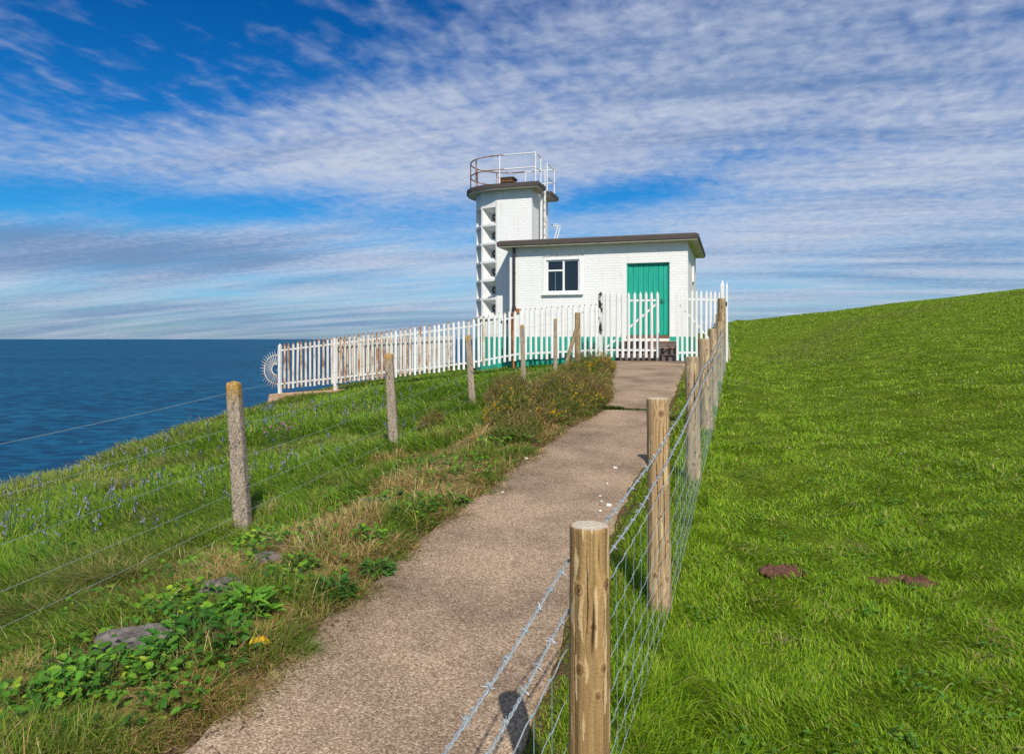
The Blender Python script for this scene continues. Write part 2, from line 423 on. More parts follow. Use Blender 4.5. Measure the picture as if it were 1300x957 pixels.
def build_sky():
    w = bpy.data.worlds.new('World'); scene.world = w; w.use_nodes = True
    t = NT.__new__(NT); t.t = w.node_tree; t.t.nodes.clear()
    t.out = t.n('ShaderNodeOutputWorld')
    sky = t.n('ShaderNodeTexSky'); sky.sky_type = 'NISHITA'; sky.sun_disc = False
    sky.sun_elevation = EL; sky.sun_rotation = PI - AZ; sky.altitude = 60; sky.air_density = 1.0; sky.dust_density = .6; sky.ozone_density = 2.2
    tc = t.n('ShaderNodeTexCoord'); sp = t.n('ShaderNodeSeparateXYZ'); t.l(tc.outputs['Generated'], sp.inputs[0])
    x, y, z = sp.outputs
    az = t.math('ARCTAN2', x, y); el = t.math('ARCSINE', z)
    def ae(px, py):
        a = (px - 650) / F; e = (430 - py) / F
        return math.atan2(a, 1), math.atan2(e, math.hypot(1, a))
    def blob(px, py, wx, wy, amp, tilt=0.):
        a0, e0 = ae(px, py)
        da = t.math('SUBTRACT', az, a0); de = t.math('SUBTRACT', el, e0)
        if tilt:
            de = t.math('SUBTRACT', de, t.math('MULTIPLY', da, tilt))
        q = t.math('ADD', t.math('POWER', t.math('ABSOLUTE', t.math('DIVIDE', da, wx / F)), 2.), t.math('POWER', t.math('ABSOLUTE', t.math('DIVIDE', de, wy / F)), 2.))
        return t.math('MULTIPLY', t.math('EXPONENT', t.math('MULTIPLY', q, -1.)), amp)
    def total(bl):
        s = bl[0]
        for b in bl[1:]: s = t.math('ADD', s, b)
        return s
    # cloud deck coordinates: direction projected on a high plane, so streaks flatten towards the horizon
    zz = t.math('ADD', t.math('MAXIMUM', z, 0.), .11)
    cb = t.n('ShaderNodeCombineXYZ'); t.l(t.math('DIVIDE', x, zz), cb.inputs[0]); t.l(t.math('DIVIDE', y, zz), cb.inputs[1])
    P = cb.outputs[0]
    def mp(scale, rot):      # streaks run along the direction rot on the cloud deck
        m = t.n('ShaderNodeMapping', vector_type='TEXTURE'); m.inputs['Scale'].default_value = tuple(1 / q for q in scale); m.inputs['Rotation'].default_value = (0, 0, rot); t.l(P, m.inputs[0]); return m.outputs[0]
    D = math.radians
    broad = t.noise(mp((.8, 1.1, 1), D(150)), .9, 5, .5, .2)
    streak = t.noise(mp((.45, 1.4, 1), D(160)), 1.6, 6, .56, .25)
    ripple = t.noise(mp((1.7, 1.0, 1), D(152)), 7.5, 3, .5, .25)
    fine = t.noise(mp((1.2, 1.4, 1), D(160)), 17, 4, .55, .2)
    cover = total([
        blob(70, 60, 300, 150, -.56), blob(330, 10, 260, 60, -.20), blob(30, 262, 150, 30, -.50), blob(250, 262, 130, 20, -.40), blob(400, 250, 130, 24, -.15),
        blob(775, 250, 150, 22, -.55, .14), blob(560, 290, 120, 24, -.20), blob(690, 60, 150, 60, -.08),
        blob(250, 200, 420, 45, .36, .14), blob(480, 190, 300, 70, .20, .14), blob(980, 110, 330, 110, .30), blob(800, 140, 200, 60, .15, .4), blob(420, 400, 620, 24, .30), blob(1130, 300, 340, 90, .30),
        blob(110, 320, 340, 36, .62), blob(560, 330, 160, 30, .12), blob(250, 373, 110, 10, -.30), blob(440, 352, 150, 12, -.2)])
    d = t.math('ADD', t.math('MULTIPLY', t.math('SUBTRACT', broad, .5), .9), t.math('MULTIPLY', t.math('SUBTRACT', streak, .5), 1.1))
    hi = t.maprange(el, .12, .30, .12, 1.)
    d = t.math('ADD', d, t.math('MULTIPLY', t.math('MULTIPLY', t.math('SUBTRACT', ripple, .5), hi), 1.15))
    d = t.math('ADD', d, t.math('MULTIPLY', t.math('SUBTRACT', fine, .5), .28))
    d = t.math('ADD', t.math('ADD', d, cover), .52)
    mask = t.n('ShaderNodeMapRange', interpolation_type='SMOOTHSTEP'); mask.inputs[1].default_value = -.05; mask.inputs[2].default_value = 1.12; t.l(d, mask.inputs[0])
    fac = t.math('MULTIPLY', mask.outputs[0], .93)
    # blue of the clear sky
    hs = t.n('ShaderNodeHueSaturation'); hs.inputs['Saturation'].default_value = 1.32; hs.inputs['Value'].default_value = .92; t.l(sky.outputs[0], hs.inputs['Color'])
    bluef = t.ramp(t.maprange(el, .0, .42), [(0, (.40, .64, .98)), (.12, (.32, .67, 1.0)), (.3, (.19, .70, 1.0)), (.6, (.11, .64, .98)), (1, (.035, .53, .86))])
    blue = t.mix(1., hs.outputs[0], bluef, 'MULTIPLY')
    # cloud brightness: lighter crests, grey-blue shaded undersides low down and in the banks
    shade = total([blob(90, 316, 330, 36, 1.05), blob(330, 400, 560, 20, .55), blob(1230, 300, 220, 60, .45), blob(1240, 365, 300, 30, .2), blob(1200, 40, 330, 110, .6), blob(500, 428, 1100, 18, .45), blob(900, 60, 500, 90, .22), blob(420, 190, 400, 70, .12)])
    sh = t.math('ADD', shade, t.math('MULTIPLY', t.math('SUBTRACT', t.noise(mp((.35, 1.9, 1), D(165)), 1.5, 6, .6, .3), .5), -2.2))
    sh = t.math('ADD', sh, t.math('MULTIPLY', t.math('SUBTRACT', fine, .5), -.8))
    cc = t.ramp(sh, [(0, (4.8, 5.25, 6.25)), (.35, (3.6, 4.2, 5.6)), (.75, (2.0, 2.8, 4.5)), (1, (1.5, 2.4, 4.1))])
    c = t.mix(fac, blue, cc)
    bg = t.n('ShaderNodeBackground'); bg.inputs['Strength'].default_value = .10
    t.l(c, bg.inputs['Color']); t.l(bg.outputs[0], t.out.inputs['Surface'])
build_sky()

# ------------------------------------------------------------------ ground sheet
def axis(segs):
    a = []
    for x0, x1, st in segs: a.append(np.arange(x0, x1 - 1e-6, st))
    a.append(np.array([segs[-1][1]])); return np.concatenate(a)

def zone_colors(X, Y):
    """base colour of the soil and turf at a place: pasture, verge, seaward bank, bare cliff"""
    n = X.shape[0]; c = np.zeros((n, 3))
    e = xl(Y) - X; s = X - fence_x(Y)
    field = np.array([.125, .185, .018]); bank = np.array([.10, .155, .022]); verge = np.array([.30, .21, .10]); dirt = np.array([.17, .11, .07]); cliff = np.array([.16, .12, .07])
    c[:] = field
    nz = fbm(X * .9, Y * .9, 2.0, 4)
    c[:] += ((nz - .5) * .06)[:, None] * np.array([1., .9, .2])
    # faint worn line across the pasture
    wl = np.exp(-((s - (1.8 + .05 * (Y - 20) ** 2)) / 1.2) ** 2) * sstep(14, 20, Y)
    c += (wl * .5)[:, None] * (np.array([.12, .13, .035]) - c)
    def lay(col, w):
        c[:] = c + np.clip(w, 0, 1)[:, None] * (col - c)
    lay(bank, sstep(.2, .6, e))
    lay(verge, sstep(-.1, .1, e) * (1 - sstep(1.5, 2.1, e + .6 * (nz - .5))) * (Y < 17) * (.5 + .9 * fbm(X * 3, Y * 3, 5, 3)))
    lay(dirt, (np.abs(e) < .16) * .8 + ((xr(Y) - X) > -.12) * (e < .1) * .9)
    lay(cliff, sstep(7.0, 8.6, e + (nz - .5) * 2) * (fbm(X, Y, 8, 3)))
    return np.clip(c, .004, 1)

def build_ground():
    xs = axis([(-90, -14, 2), (-14, -6, .22), (-6, 10, .12), (10, 34, .4), (34, 110, 2)])
    ys = axis([(-14, 1, .5), (1, 13, .12), (13, 30, .24), (30, 60, .5), (60, 150, 4)])
    XX, YY = np.meshgrid(xs, ys); X = XX.ravel(); Y = YY.ravel()
    Z = H(X, Y)
    nx, ny = len(xs), len(ys)
    i = np.arange(nx * ny).reshape(ny, nx)
    q = np.stack([i[:-1, :-1], i[:-1, 1:], i[1:, 1:], i[1:, :-1]], -1).reshape(-1, 4)
    o = raw_mesh('ground', np.stack([X, Y, Z], 1), q.ravel(), np.full(len(q), 4), M['ground_cover'], zone_colors(X, Y), smooth=True)
    tag(o, 'green clifftop ground with the sloping pasture and the seaward bank', kind='structure')
build_ground()

def build_path():
    ys = np.arange(-4, 19.45, .06); nc = 26
    V = []
    for y in ys:
        l = xl(y) - .02 + .10 * (fbm(y * 1.7, 4.4, 0, 3) - .5) + .05*(vnoise(y*7,1.)-.5); r = xr(y) + .02 + .10 * (fbm(y * 1.7, 9.4, 0, 3) - .5) + .05*(vnoise(y*7,5.)-.5)
        tt = np.linspace(0, 1, nc); x = l + (r - l) * tt
        z = H(x, np.full(nc, y), False) * 0 + np.interp(tt, [0, 1], [Hs(l, y), Hs(r, y)])
        z = z + .008 * (fbm(x * 3, x * 0 + y * 3, 1, 3) - .5)
        if y > 10.35: z = z + .035
        z[0] -= .06; z[-1] -= .06
        V.append(np.stack([x, np.full(nc, y), z], 1))
    V = np.concatenate(V); i = np.arange(len(V)).reshape(len(ys), nc)
    q = np.stack([i[:-1, :-1], i[:-1, 1:], i[1:, 1:], i[1:, :-1]], -1).reshape(-1, 4)
    o = raw_mesh('path', V, q.ravel(), np.full(len(q), 4), M['path_aggregate'], smooth=True)
    tag(o, 'brown gravelly concrete path climbing to the gate', kind='structure')
build_path()
def PZ(x, y): return float(np.interp((x - xl(y)) / (xr(y) - xl(y)), [0, 1], [Hs(xl(y), y), Hs(xr(y), y)]))

sea = MB().add([(-90000, -4000, -60), (90000, -4000, -60), (90000, 90000, -60), (-90000, 90000, -60)], [(0, 1, 2, 3)]).build('sea', M['sea_water'])
tag(sea, 'dark blue rippled sea reaching the horizon', kind='structure')

# ------------------------------------------------------------------ house and tower (local u along the facade, v back)
T = math.radians(17.4); Q = (5.134, 19.5)
def house_xy(u, v): return (Q[0] + u * math.cos(T) + v * math.sin(T), Q[1] - u * math.sin(T) + v * math.cos(T))
house = empty('station_house', (Q[0], Q[1], 0), -T)
tag(house, 'low white brick house with flat brown roof and green door', 'house')
FV = .306; ZR, ZS = 4.553, 4.40; ZG = .25; SILL = 1.74
UL, UR, VB = -5.55, -.306, 4.55
DL, DR, DT = -2.02, -.81, 3.815
WL, WR, WB, WT = -4.50, -3.30, 2.937, 4.05
def build_house():
    th = .28
    b = MB()      # front wall round its two openings
    wl, wr, wb, wt = WL + .10, WR - .10, WB + .10, WT - .07
    for a, c in (((UL, ZG), (wl, ZS)), ((wl, ZG), (wr, wb)), ((wl, wt), (wr, ZS)), ((wr, ZG), (DL, ZS)), ((DL, DT), (DR, ZS)), ((DL, ZG), (DR, SILL - .06)), ((DR, ZG), (UR, ZS))):
        b.box((a[0], FV, a[1]), (c[0], FV + th, c[1]))
    b.build('wall', M['white_brick_front'], house)
    MB().box((UR - th, FV + th, ZG), (UR, VB, ZS)).build('side_wall', M['white_brick_side'], house)
    MB().box((UL, FV + th, ZG), (UL + th, 1.33, ZS)).build('side_wall', M['white_brick_side'], house)
    MB().box((UL, VB - th, ZG), (UR - th, VB, ZS)).build('back_wall', M['white_brick_front'], house)
    # green band round the base, a few mm proud
    b = MB()
    b.box((UL, FV - .004, ZG), (DL - .14, FV, 1.71)); b.box((DR + .0, FV - .004, ZG), (UR, FV, 1.71))
    b.box((UR, FV - .004, ZG), (UR + .004, VB, 1.71)); b.build('plinth', M['plinth_green'], house)
    # roof
    b = MB().box((-5.87, 0, ZS + .02), (0, 4.85, ZR)); b.build('roof', [M['fascia']], house, bevel=.012)
    MB().box((-5.84, .03, ZS - .012), (-.03, 4.82, ZS + .02)).build('soffit', M['soffit'], house)
    MB().box((-5.82, .06, ZR), (-.06, 4.79, ZR + .03)).build('roof_covering', M['roof_felt'], house)
    # door: tongued boards in a recess
    b = MB(); n = 8; w = (DR - DL - .08) / n
    for i in range(n):
        x = DL + .04 + i * w
        b.box((x + .004, FV + .10, SILL + .01), (x + w - .004, FV + .14, DT - .04))
    b.box((DL + .04, FV + .125, SILL + .01), (DR - .04, FV + .16, DT - .04))
    d = b.build('door', M['door_green'], house, bevel=.004)
    h = MB().box((DR - .28, FV + .085, 2.66), (DR - .14, FV + .10, 2.78)); h.tube([(DR - .21, FV + .085, 2.72), (DR - .21, FV + .05, 2.72)], .018, 8)
    h.build('handle', M['handle_metal'], d)
    b = MB(); b.box((DL, FV + .06, SILL), (DL + .04, FV + .18, DT)); b.box((DR - .04, FV + .06, SILL), (DR, FV + .18, DT)); b.box((DL + .04, FV + .06, DT - .04), (DR - .04, FV + .18, DT))
    b.build('door_frame', M['door_green'], house)
    MB().box((DL, FV - .03, SILL - .06), (DR, FV + .28, SILL)).build('threshold', M['brick_red'], house, bevel=.008)
    # steps
    b = MB(); su, sr = -2.155, -.585
    for k, zt in enumerate((1.20, 1.38, 1.56)):
        b.box((su, -.66 + .28 * k, .4), (sr, -.66 + .28 * (k + 1) + (.10 if k == 2 else 0), zt))
        b.box((su - .015, -.685 + .28 * k, zt), (sr + .015, -.66 + .28 * (k + 1) + (.10 if k == 2 else 0), zt + .022), 1)
    b.build('steps', [M['concrete_dark'], M['footing']], house, bevel=.01)
    # window
    win = empty('window', (0, 0, 0)); win.parent = house
    b = MB()
    b.box((WL, FV - .03, WB + .08), (wl, FV + .12, WT)); b.box((wr, FV - .03, WB + .08), (WR, FV + .12, WT))
    b.box((wl, FV - .03, wt), (wr, FV + .12, WT)); b.build('frame', M['frame_paint'], win, bevel=.006)
    MB().box((WL - .02, FV - .09, WB), (WR + .02, FV + .12, WB + .085)).build('sill', M['frame_paint'], win, bevel=.008)
    b = MB(); f = .045; wm = wl + (wr - wl) * .52; a0 = WB + .085; a1 = wt; tr = a0 + (a1 - a0) * .68
    y0, y1 = FV + .02, FV + .075
    b.box((wl, y0, a0), (wl + f, y1, a1)); b.box((wr - f, y0, a0), (wr, y1, a1)); b.box((wm - f * .6, y0 - .01, a0), (wm + f * .6, y1, a1))
    for xa, xb in ((wl + f, wm - f * .6), (wm + f * .6, wr - f)):
        b.box((xa, y0, a0), (xb, y1, a0 + f)); b.box((xa, y0, a1 - f), (xb, y1, a1))
    b.box((wl + f, y0 + .004, tr - f * .5), (wm - f * .6, y1, tr + f * .5))
    b.build('glazing_bars', M['frame_paint'], win)
    b = MB(); b.box((wl + f, y0 + .03, a0 + f), (wm - f * .6, y0 + .036, tr - f * .5)); b.box((wl + f, y0 + .03, tr + f * .5), (wm - f * .6, y0 + .036, a1 - f)); b.box((wm + f * .6, y0 + .03, a0 + f), (wr - f, y0 + .036, a1 - f))
    b.build('pane', M['window_glass'], win)
    MB().tube([((wl + wm) / 2, y0 + .02, a0 + f), ((wl + wm) / 2 + .005, y0 + .02, tr - .03)], .006, 5).build('window_stay', M['net_wire'], win)
    c = MB(); c.tube([(WL - .02, FV - .02, WT + .02), (WL + .3, FV - .02, WT + .055), (WL + .7, FV - .02, WT + .045), (WR + .03, FV - .02, WT + .06)], .005, 5)
    for k in range(4): c.tube([(WL + .03 + k * .39, FV - .02, WT + .03), (WL + .03 + k * .39, FV - .02, WT + .10)], .005, 5)
    c.build('cable', M['dark_pipe'], house)
    # downpipe at the left corner with a rusted foot
    pu = UL + .16
    dp = MB().tube([(pu, FV - .07, ZS - .02), (pu, FV - .07, 2.55)], .042, 10)
    dp.tube([(pu, FV - .07, 2.62), (pu, FV - .07, 2.46)], .062, 10); dp.box((pu - .03, FV - .06, 3.6), (pu + .03, FV, 3.66))
    dpo = dp.build('downpipe', M['dark_pipe'], house, smooth=True)
    r = MB().tube([(pu, FV - .07, 2.47), (pu - .01, FV - .065, 2.2), (pu - .03, FV - .07, 1.6), (pu - .03, FV - .07, .7)], .046, 10)
    r.box((pu + .05, FV - .05, 2.42), (pu + .16, FV, 2.56)); r.box((pu - .19, FV - .006, 1.74), (pu - .04, FV - .001, 2.42))
    r.build('rusty_pipe_foot', M['pipe_rust'], house)['label'] = 'orange rusted foot of the dark downpipe'
    # small louvre on the end wall
    MB().box((UR, 2.4, 3.4), (UR + .05, 3.0, 3.9)).build('wall_vent', M['white_render'], house, bevel=.005)
    # hooked handrails of the rear roof ladder
    for k in range(2):
        u = -5.05 + .02; v0 = 4.55 + .34 * k - .2
        MB().tube([(u - .32, v0, 4.5), (u - .02, v0, 5.62), (u - .02 + .02, v0, 5.70), (u - .25, v0 + .05, 5.70)], .022, 8).build('ladder_handrail', M['frame_paint'], house, smooth=True)
build_house()

tower = empty('fog_signal_tower', (*house_xy(-6.31, 1.33), 0), -T)
tag(tower, 'white round-ended tower with stacked horn recesses and a railed flat roof', 'tower')
TU, TV = -6.31, 1.33
CV = 2.38 - TV; TR = 1.02; TWX = 1.16; TD = 2.1
TZS, TZR = 6.38, 6.535; NZ0, NZ1 = 2.34, 5.90
def arc(R, n, c=(0, CV), a0=0, a1=180):
    return [(c[0] - R * math.sin(math.radians(a0 + (a1 - a0) * i / n)), c[1] - R * math.cos(math.radians(a0 + (a1 - a0) * i / n))) for i in range(n + 1)]
def build_tower():
    y0, y1 = CV - TR, CV + TR
    # flat-sided half
    b = MB()
    b.add([(0, y0, ZG), (TWX, y0, ZG), (TWX, y0, TZS), (0, y0, TZS)], [(0, 1, 2, 3)], 0)
    b.add([(TWX, y0, ZG), (TWX, y1, ZG), (TWX, y1, TZS), (TWX, y0, TZS)], [(0, 1, 2, 3)], 1)
    b.add([(TWX, y1, ZG), (0, y1, ZG), (0, y1, TZS), (TWX, y1, TZS)], [(0, 1, 2, 3)], 0)
    b.add([(0, y0 + .002, ZG), (0, y1 - .002, ZG), (0, y1 - .002, TZS), (0, y0 + .002, TZS)], [(3, 2, 1, 0)], 1)
    b.build('wall', [M['white_brick_front'], M['white_brick_side']], tower)
    pts = arc(TR, 5)
    # base drum below the horns and the plain band above
    MB().prism(list(reversed(pts)), ZG, NZ0 - .06).build('curved_wall', M['white_render'], tower); MB().prism(list(reversed(pts)), NZ1, TZS).build('curved_wall', M['white_render'], tower)
    b = MB(); P = arc(TR + .07, 5); P[0] = (.012, P[0][1] ); P = [(.9, CV - TR - .05)] + P[0:] + [(.9, CV + TR + .05)]
    P = [(x, y) for x, y in P]
    b.prism(list(reversed(P)), NZ0 - .06, NZ0 - .005); b.build('ledge', M['white_render'], tower, bevel=.006)
    # green band
    b = MB(); P = arc(TR + .005, 5); P = [(.74, CV - TR - .005)] + P + [(.74, CV + TR + .005)]
    for i in range(len(P) - 1):
        b.add([(*P[i], ZG), (*P[i + 1], ZG), (*P[i + 1], 1.71), (*P[i], 1.71)], [(3, 2, 1, 0)])
    b.build('plinth', M['plinth_green'], tower)
    # vents under the ledge
    for k in range(4): MB().box((.06 + k * .19, y0 - .01, 2.14), (.17 + k * .19, y0 + .02, 2.25)).build('vent', M['vent_dark'], tower)
    for f in range(2):
        a = np.array(pts[f]); c = np.array(pts[f + 1])
        for k in range(3):
            m = a + (c - a) * (k + .5) / 3; d = (c - a) / np.linalg.norm(c - a)
            MB().bar((*(m - d * .055), 2.195), (*(m + d * .055), 2.195), .03, .11).build('vent', M['vent_dark'], tower)
    # horn recesses: a frame of mullions and shelves with a flared recess in every cell
    fr = MB(); pitch = (NZ1 - NZ0) / 6
    for f in range(5):
        a = np.array(pts[f]); c = np.array(pts[f + 1]); d = c - a; L = np.linalg.norm(d); d /= L
        nrm = np.array([-d[1], d[0]]);  mid = (a + c) / 2 - np.array([0, CV])
        if np.dot(nrm, mid) < 0: nrm = -nrm
        def W(s, o, z): p = a + d * s + nrm * o; return (p[0], p[1], z)
        mw = .055
        def plate(s0, s1, za, zb, o=0.):
            vs = [W(s0, o, za), W(s1, o, za), W(s1, o, zb), W(s0, o, zb), W(s0, o - .12, za), W(s1, o - .12, za), W(s1, o - .12, zb), W(s0, o - .12, zb)]
            fr.add(vs, [(3, 2, 1, 0), (4, 5, 6, 7), (0, 1, 5, 4), (1, 2, 6, 5), (2, 3, 7, 6), (3, 0, 4, 7)])
        plate(.001, mw, NZ0 - .005, NZ1); plate(L - mw, L - .001, NZ0 - .005, NZ1)
        for k in range(7):
            zc = NZ0 + k * pitch
            plate(mw, L - mw, zc - (.035 if k else 0.004), zc + (.035 if k < 6 else -.001), .012)
        for k in range(6):
            z0 = NZ0 + k * pitch + .035; z1 = z0 + pitch - .07; zm = (z0 + z1) / 2
            s0, s1 = mw, L - mw; sm = L / 2; dp = -.40; g = .10
            r = MB(); N = 6
            outer = [(s0, z0), (s1, z0), (s1, z1), (s0, z1)]; inner = [(sm - g, zm - g), (sm + g, zm - g), (sm + g, zm + g), (sm - g, zm + g)]
            r.add([W(s, -.005, z) for s, z in outer] + [W(s, dp, z) for s, z in inner], [(0, 1, 5, 4), (1, 2, 6, 5), (2, 3, 7, 6), (3, 0, 4, 7), (4, 5, 6, 7)])
            r.build('horn_recess', M['white_render'], tower)
            h = MB(); cen = W(sm, dp, zm)
            ring = [W(sm + .085 * math.cos(q * PI / 8), dp + .10, zm + .085 * math.sin(q * PI / 8)) for q in range(16)]
            h.tube([W(sm, dp, zm), W(sm, dp + .10, zm)], .075, 14, 0); h.tube(ring, .02, 8, 0, True)
            h.tube([W(sm, dp + .10, zm), W(sm, dp + .115, zm)], .032, 10, 1)
            h.build('foghorn', [M['horn_metal'], M['horn_centre']], tower, smooth=True)
    fr.build('horn_frame', M['white_render'], tower)
    # roof slab with the ladder notch
    R = 1.335; xr_ = TWX + .30
    P = [(xr_, CV - R)] + arc(R, 28) + [(xr_, CV + R), (xr_, 1.32), (xr_ - .38, 1.32), (xr_ - .38, .62), (xr_, .62)]
    P = list(reversed(P))
    MB().prism(P, TZS + .03, TZR).build('roof', M['fascia'], tower, bevel=.012)
    R2 = R - .03
    P2 = [(xr_ - .03, CV - R2)] + arc(R2, 28) + [(xr_ - .03, CV + R2), (xr_ - .03, 1.35), (xr_ - .41, 1.35), (xr_ - .41, .59), (xr_ - .03, .59)]
    MB().prism(list(reversed(P2)), TZS - .005, TZS + .03).build('soffit', M['soffit'], tower)
    # railing
    rail = empty('railing', (0, 0, 0)); rail.parent = tower
    Rr = 1.20; ux = TWX + .17
    curve = arc(Rr, 24)
    for h, nm in ((.92, 'top_rail'), (.47, 'middle_rail')):
        z = TZR + h
        MB().tube([(ux, .47, z), (ux, CV - Rr, z), (0.3, CV - Rr, z)], .021, 8).build(nm, M['rail_white'], rail, smooth=True)
        MB().tube([(.3, CV - Rr, z)] + [(x, y, z) for x, y in curve] + [(.3, CV + Rr, z)], .021, 8).build(nm, M['rail_rusted'], rail, smooth=True)
        MB().tube([(.3, CV + Rr, z), (ux, CV + Rr, z)] + [(ux, 1.28, z)], .021, 8).build(nm, M['rail_white'], rail, smooth=True)
    spots = [(ux, .47, 0), (ux, CV - Rr, 0), (.15, CV - Rr, 0), (ux, CV + Rr, 0), (ux, 1.28, 0), (.3, CV + Rr, 0), (1., CV + Rr, 0)]
    for a in (38, 72, 105, 145): spots.append((-Rr * math.sin(math.radians(a)), CV - Rr * math.cos(math.radians(a)), 1))
    for x, y, k in spots:
        MB().tube([(x, y, TZR), (x, y, TZR + .92)], .021, 8).build('rail_post', M['rail_rusted' if k else 'rail_white'], rail, smooth=True)
    # louvred box on the roof
    rb = empty('roof_vent', (0, 0, 0)); rb.parent = tower
    b = MB()
    for k in range(4): b.box((.02, CV - .85, TZR + .03 + k * .065), (.47, CV - .4, TZR + .065 + k * .065))
    b.box((.06, CV - .81, TZR), (.43, CV - .44, TZR + .27))
    b.build('louvres', M['vent_wood'], rb)
    MB().box((-.01, CV - .88, TZR + .27), (.50, CV - .37, TZR + .305)).build('lid', M['roof_felt'], rb)
    # ladder in the notch
    ld = empty('ladder', (0, 0, 0)); ld.parent = tower
    ux2 = TWX + .14
    for v in (.68, 1.12):
        MB().box((ux2 - .03, v - .035, 4.56), (ux2 + .03, v + .035, TZR + .06)).build('stile', M['rail_white'], ld)
    for k in range(7):
        MB().tube([(ux2, .68, 4.8 + k * .27), (ux2, 1.12, 4.8 + k * .27)], .014, 6).build('rung', M['rail_white'], ld)
build_tower()

# ------------------------------------------------------------------ white palisade
VF = -1.0
FU = [-12.75, -9.56, -6.37, -4.905, -2.72, -2.3]; FZ = [.06, .41, .787, 1.05, 1.166, 1.17]
def fz(u): return float(np.interp(u, FU, FZ))
def picket_mesh(mb, h, w=.076, tip=.09):
    # shallow V-section pale with a pointed head; base at the origin
    prof = [(-w / 2, .012), (-w * .22, -.006), (w * .22, -.006), (w / 2, .012)]
    vs = [(x, y, 0) for x, y in prof] + [(x, y, h - tip) for x, y in prof] + [(0, 0, h)]
    vb = [(x, y + .006, z) for x, y, z in vs]
    n = 9
    fs = [(0, 1, 5, 4), (1, 2, 6, 5), (2, 3, 7, 6), (4, 5, 8), (5, 6, 8), (6, 7, 8)]
    fb = [tuple(reversed([i + n for i in f])) for f in fs]
    ed = [(0, 4, 4 + n, n), (4, 8, 8 + n, 4 + n), (8, 7, 7 + n, 8 + n), (7, 3, 3 + n, 7 + n), (0, n, 1 + n, 1), (1, 1 + n, 2 + n, 2), (2, 2 + n, 3 + n, 3)]
    mb.add(vs + vb, fs + fb + ed)
def proto_picket(name, mat, h, parent):
    mb = MB(); picket_mesh(mb, h); o = mb.build(name, M[mat], parent); return o

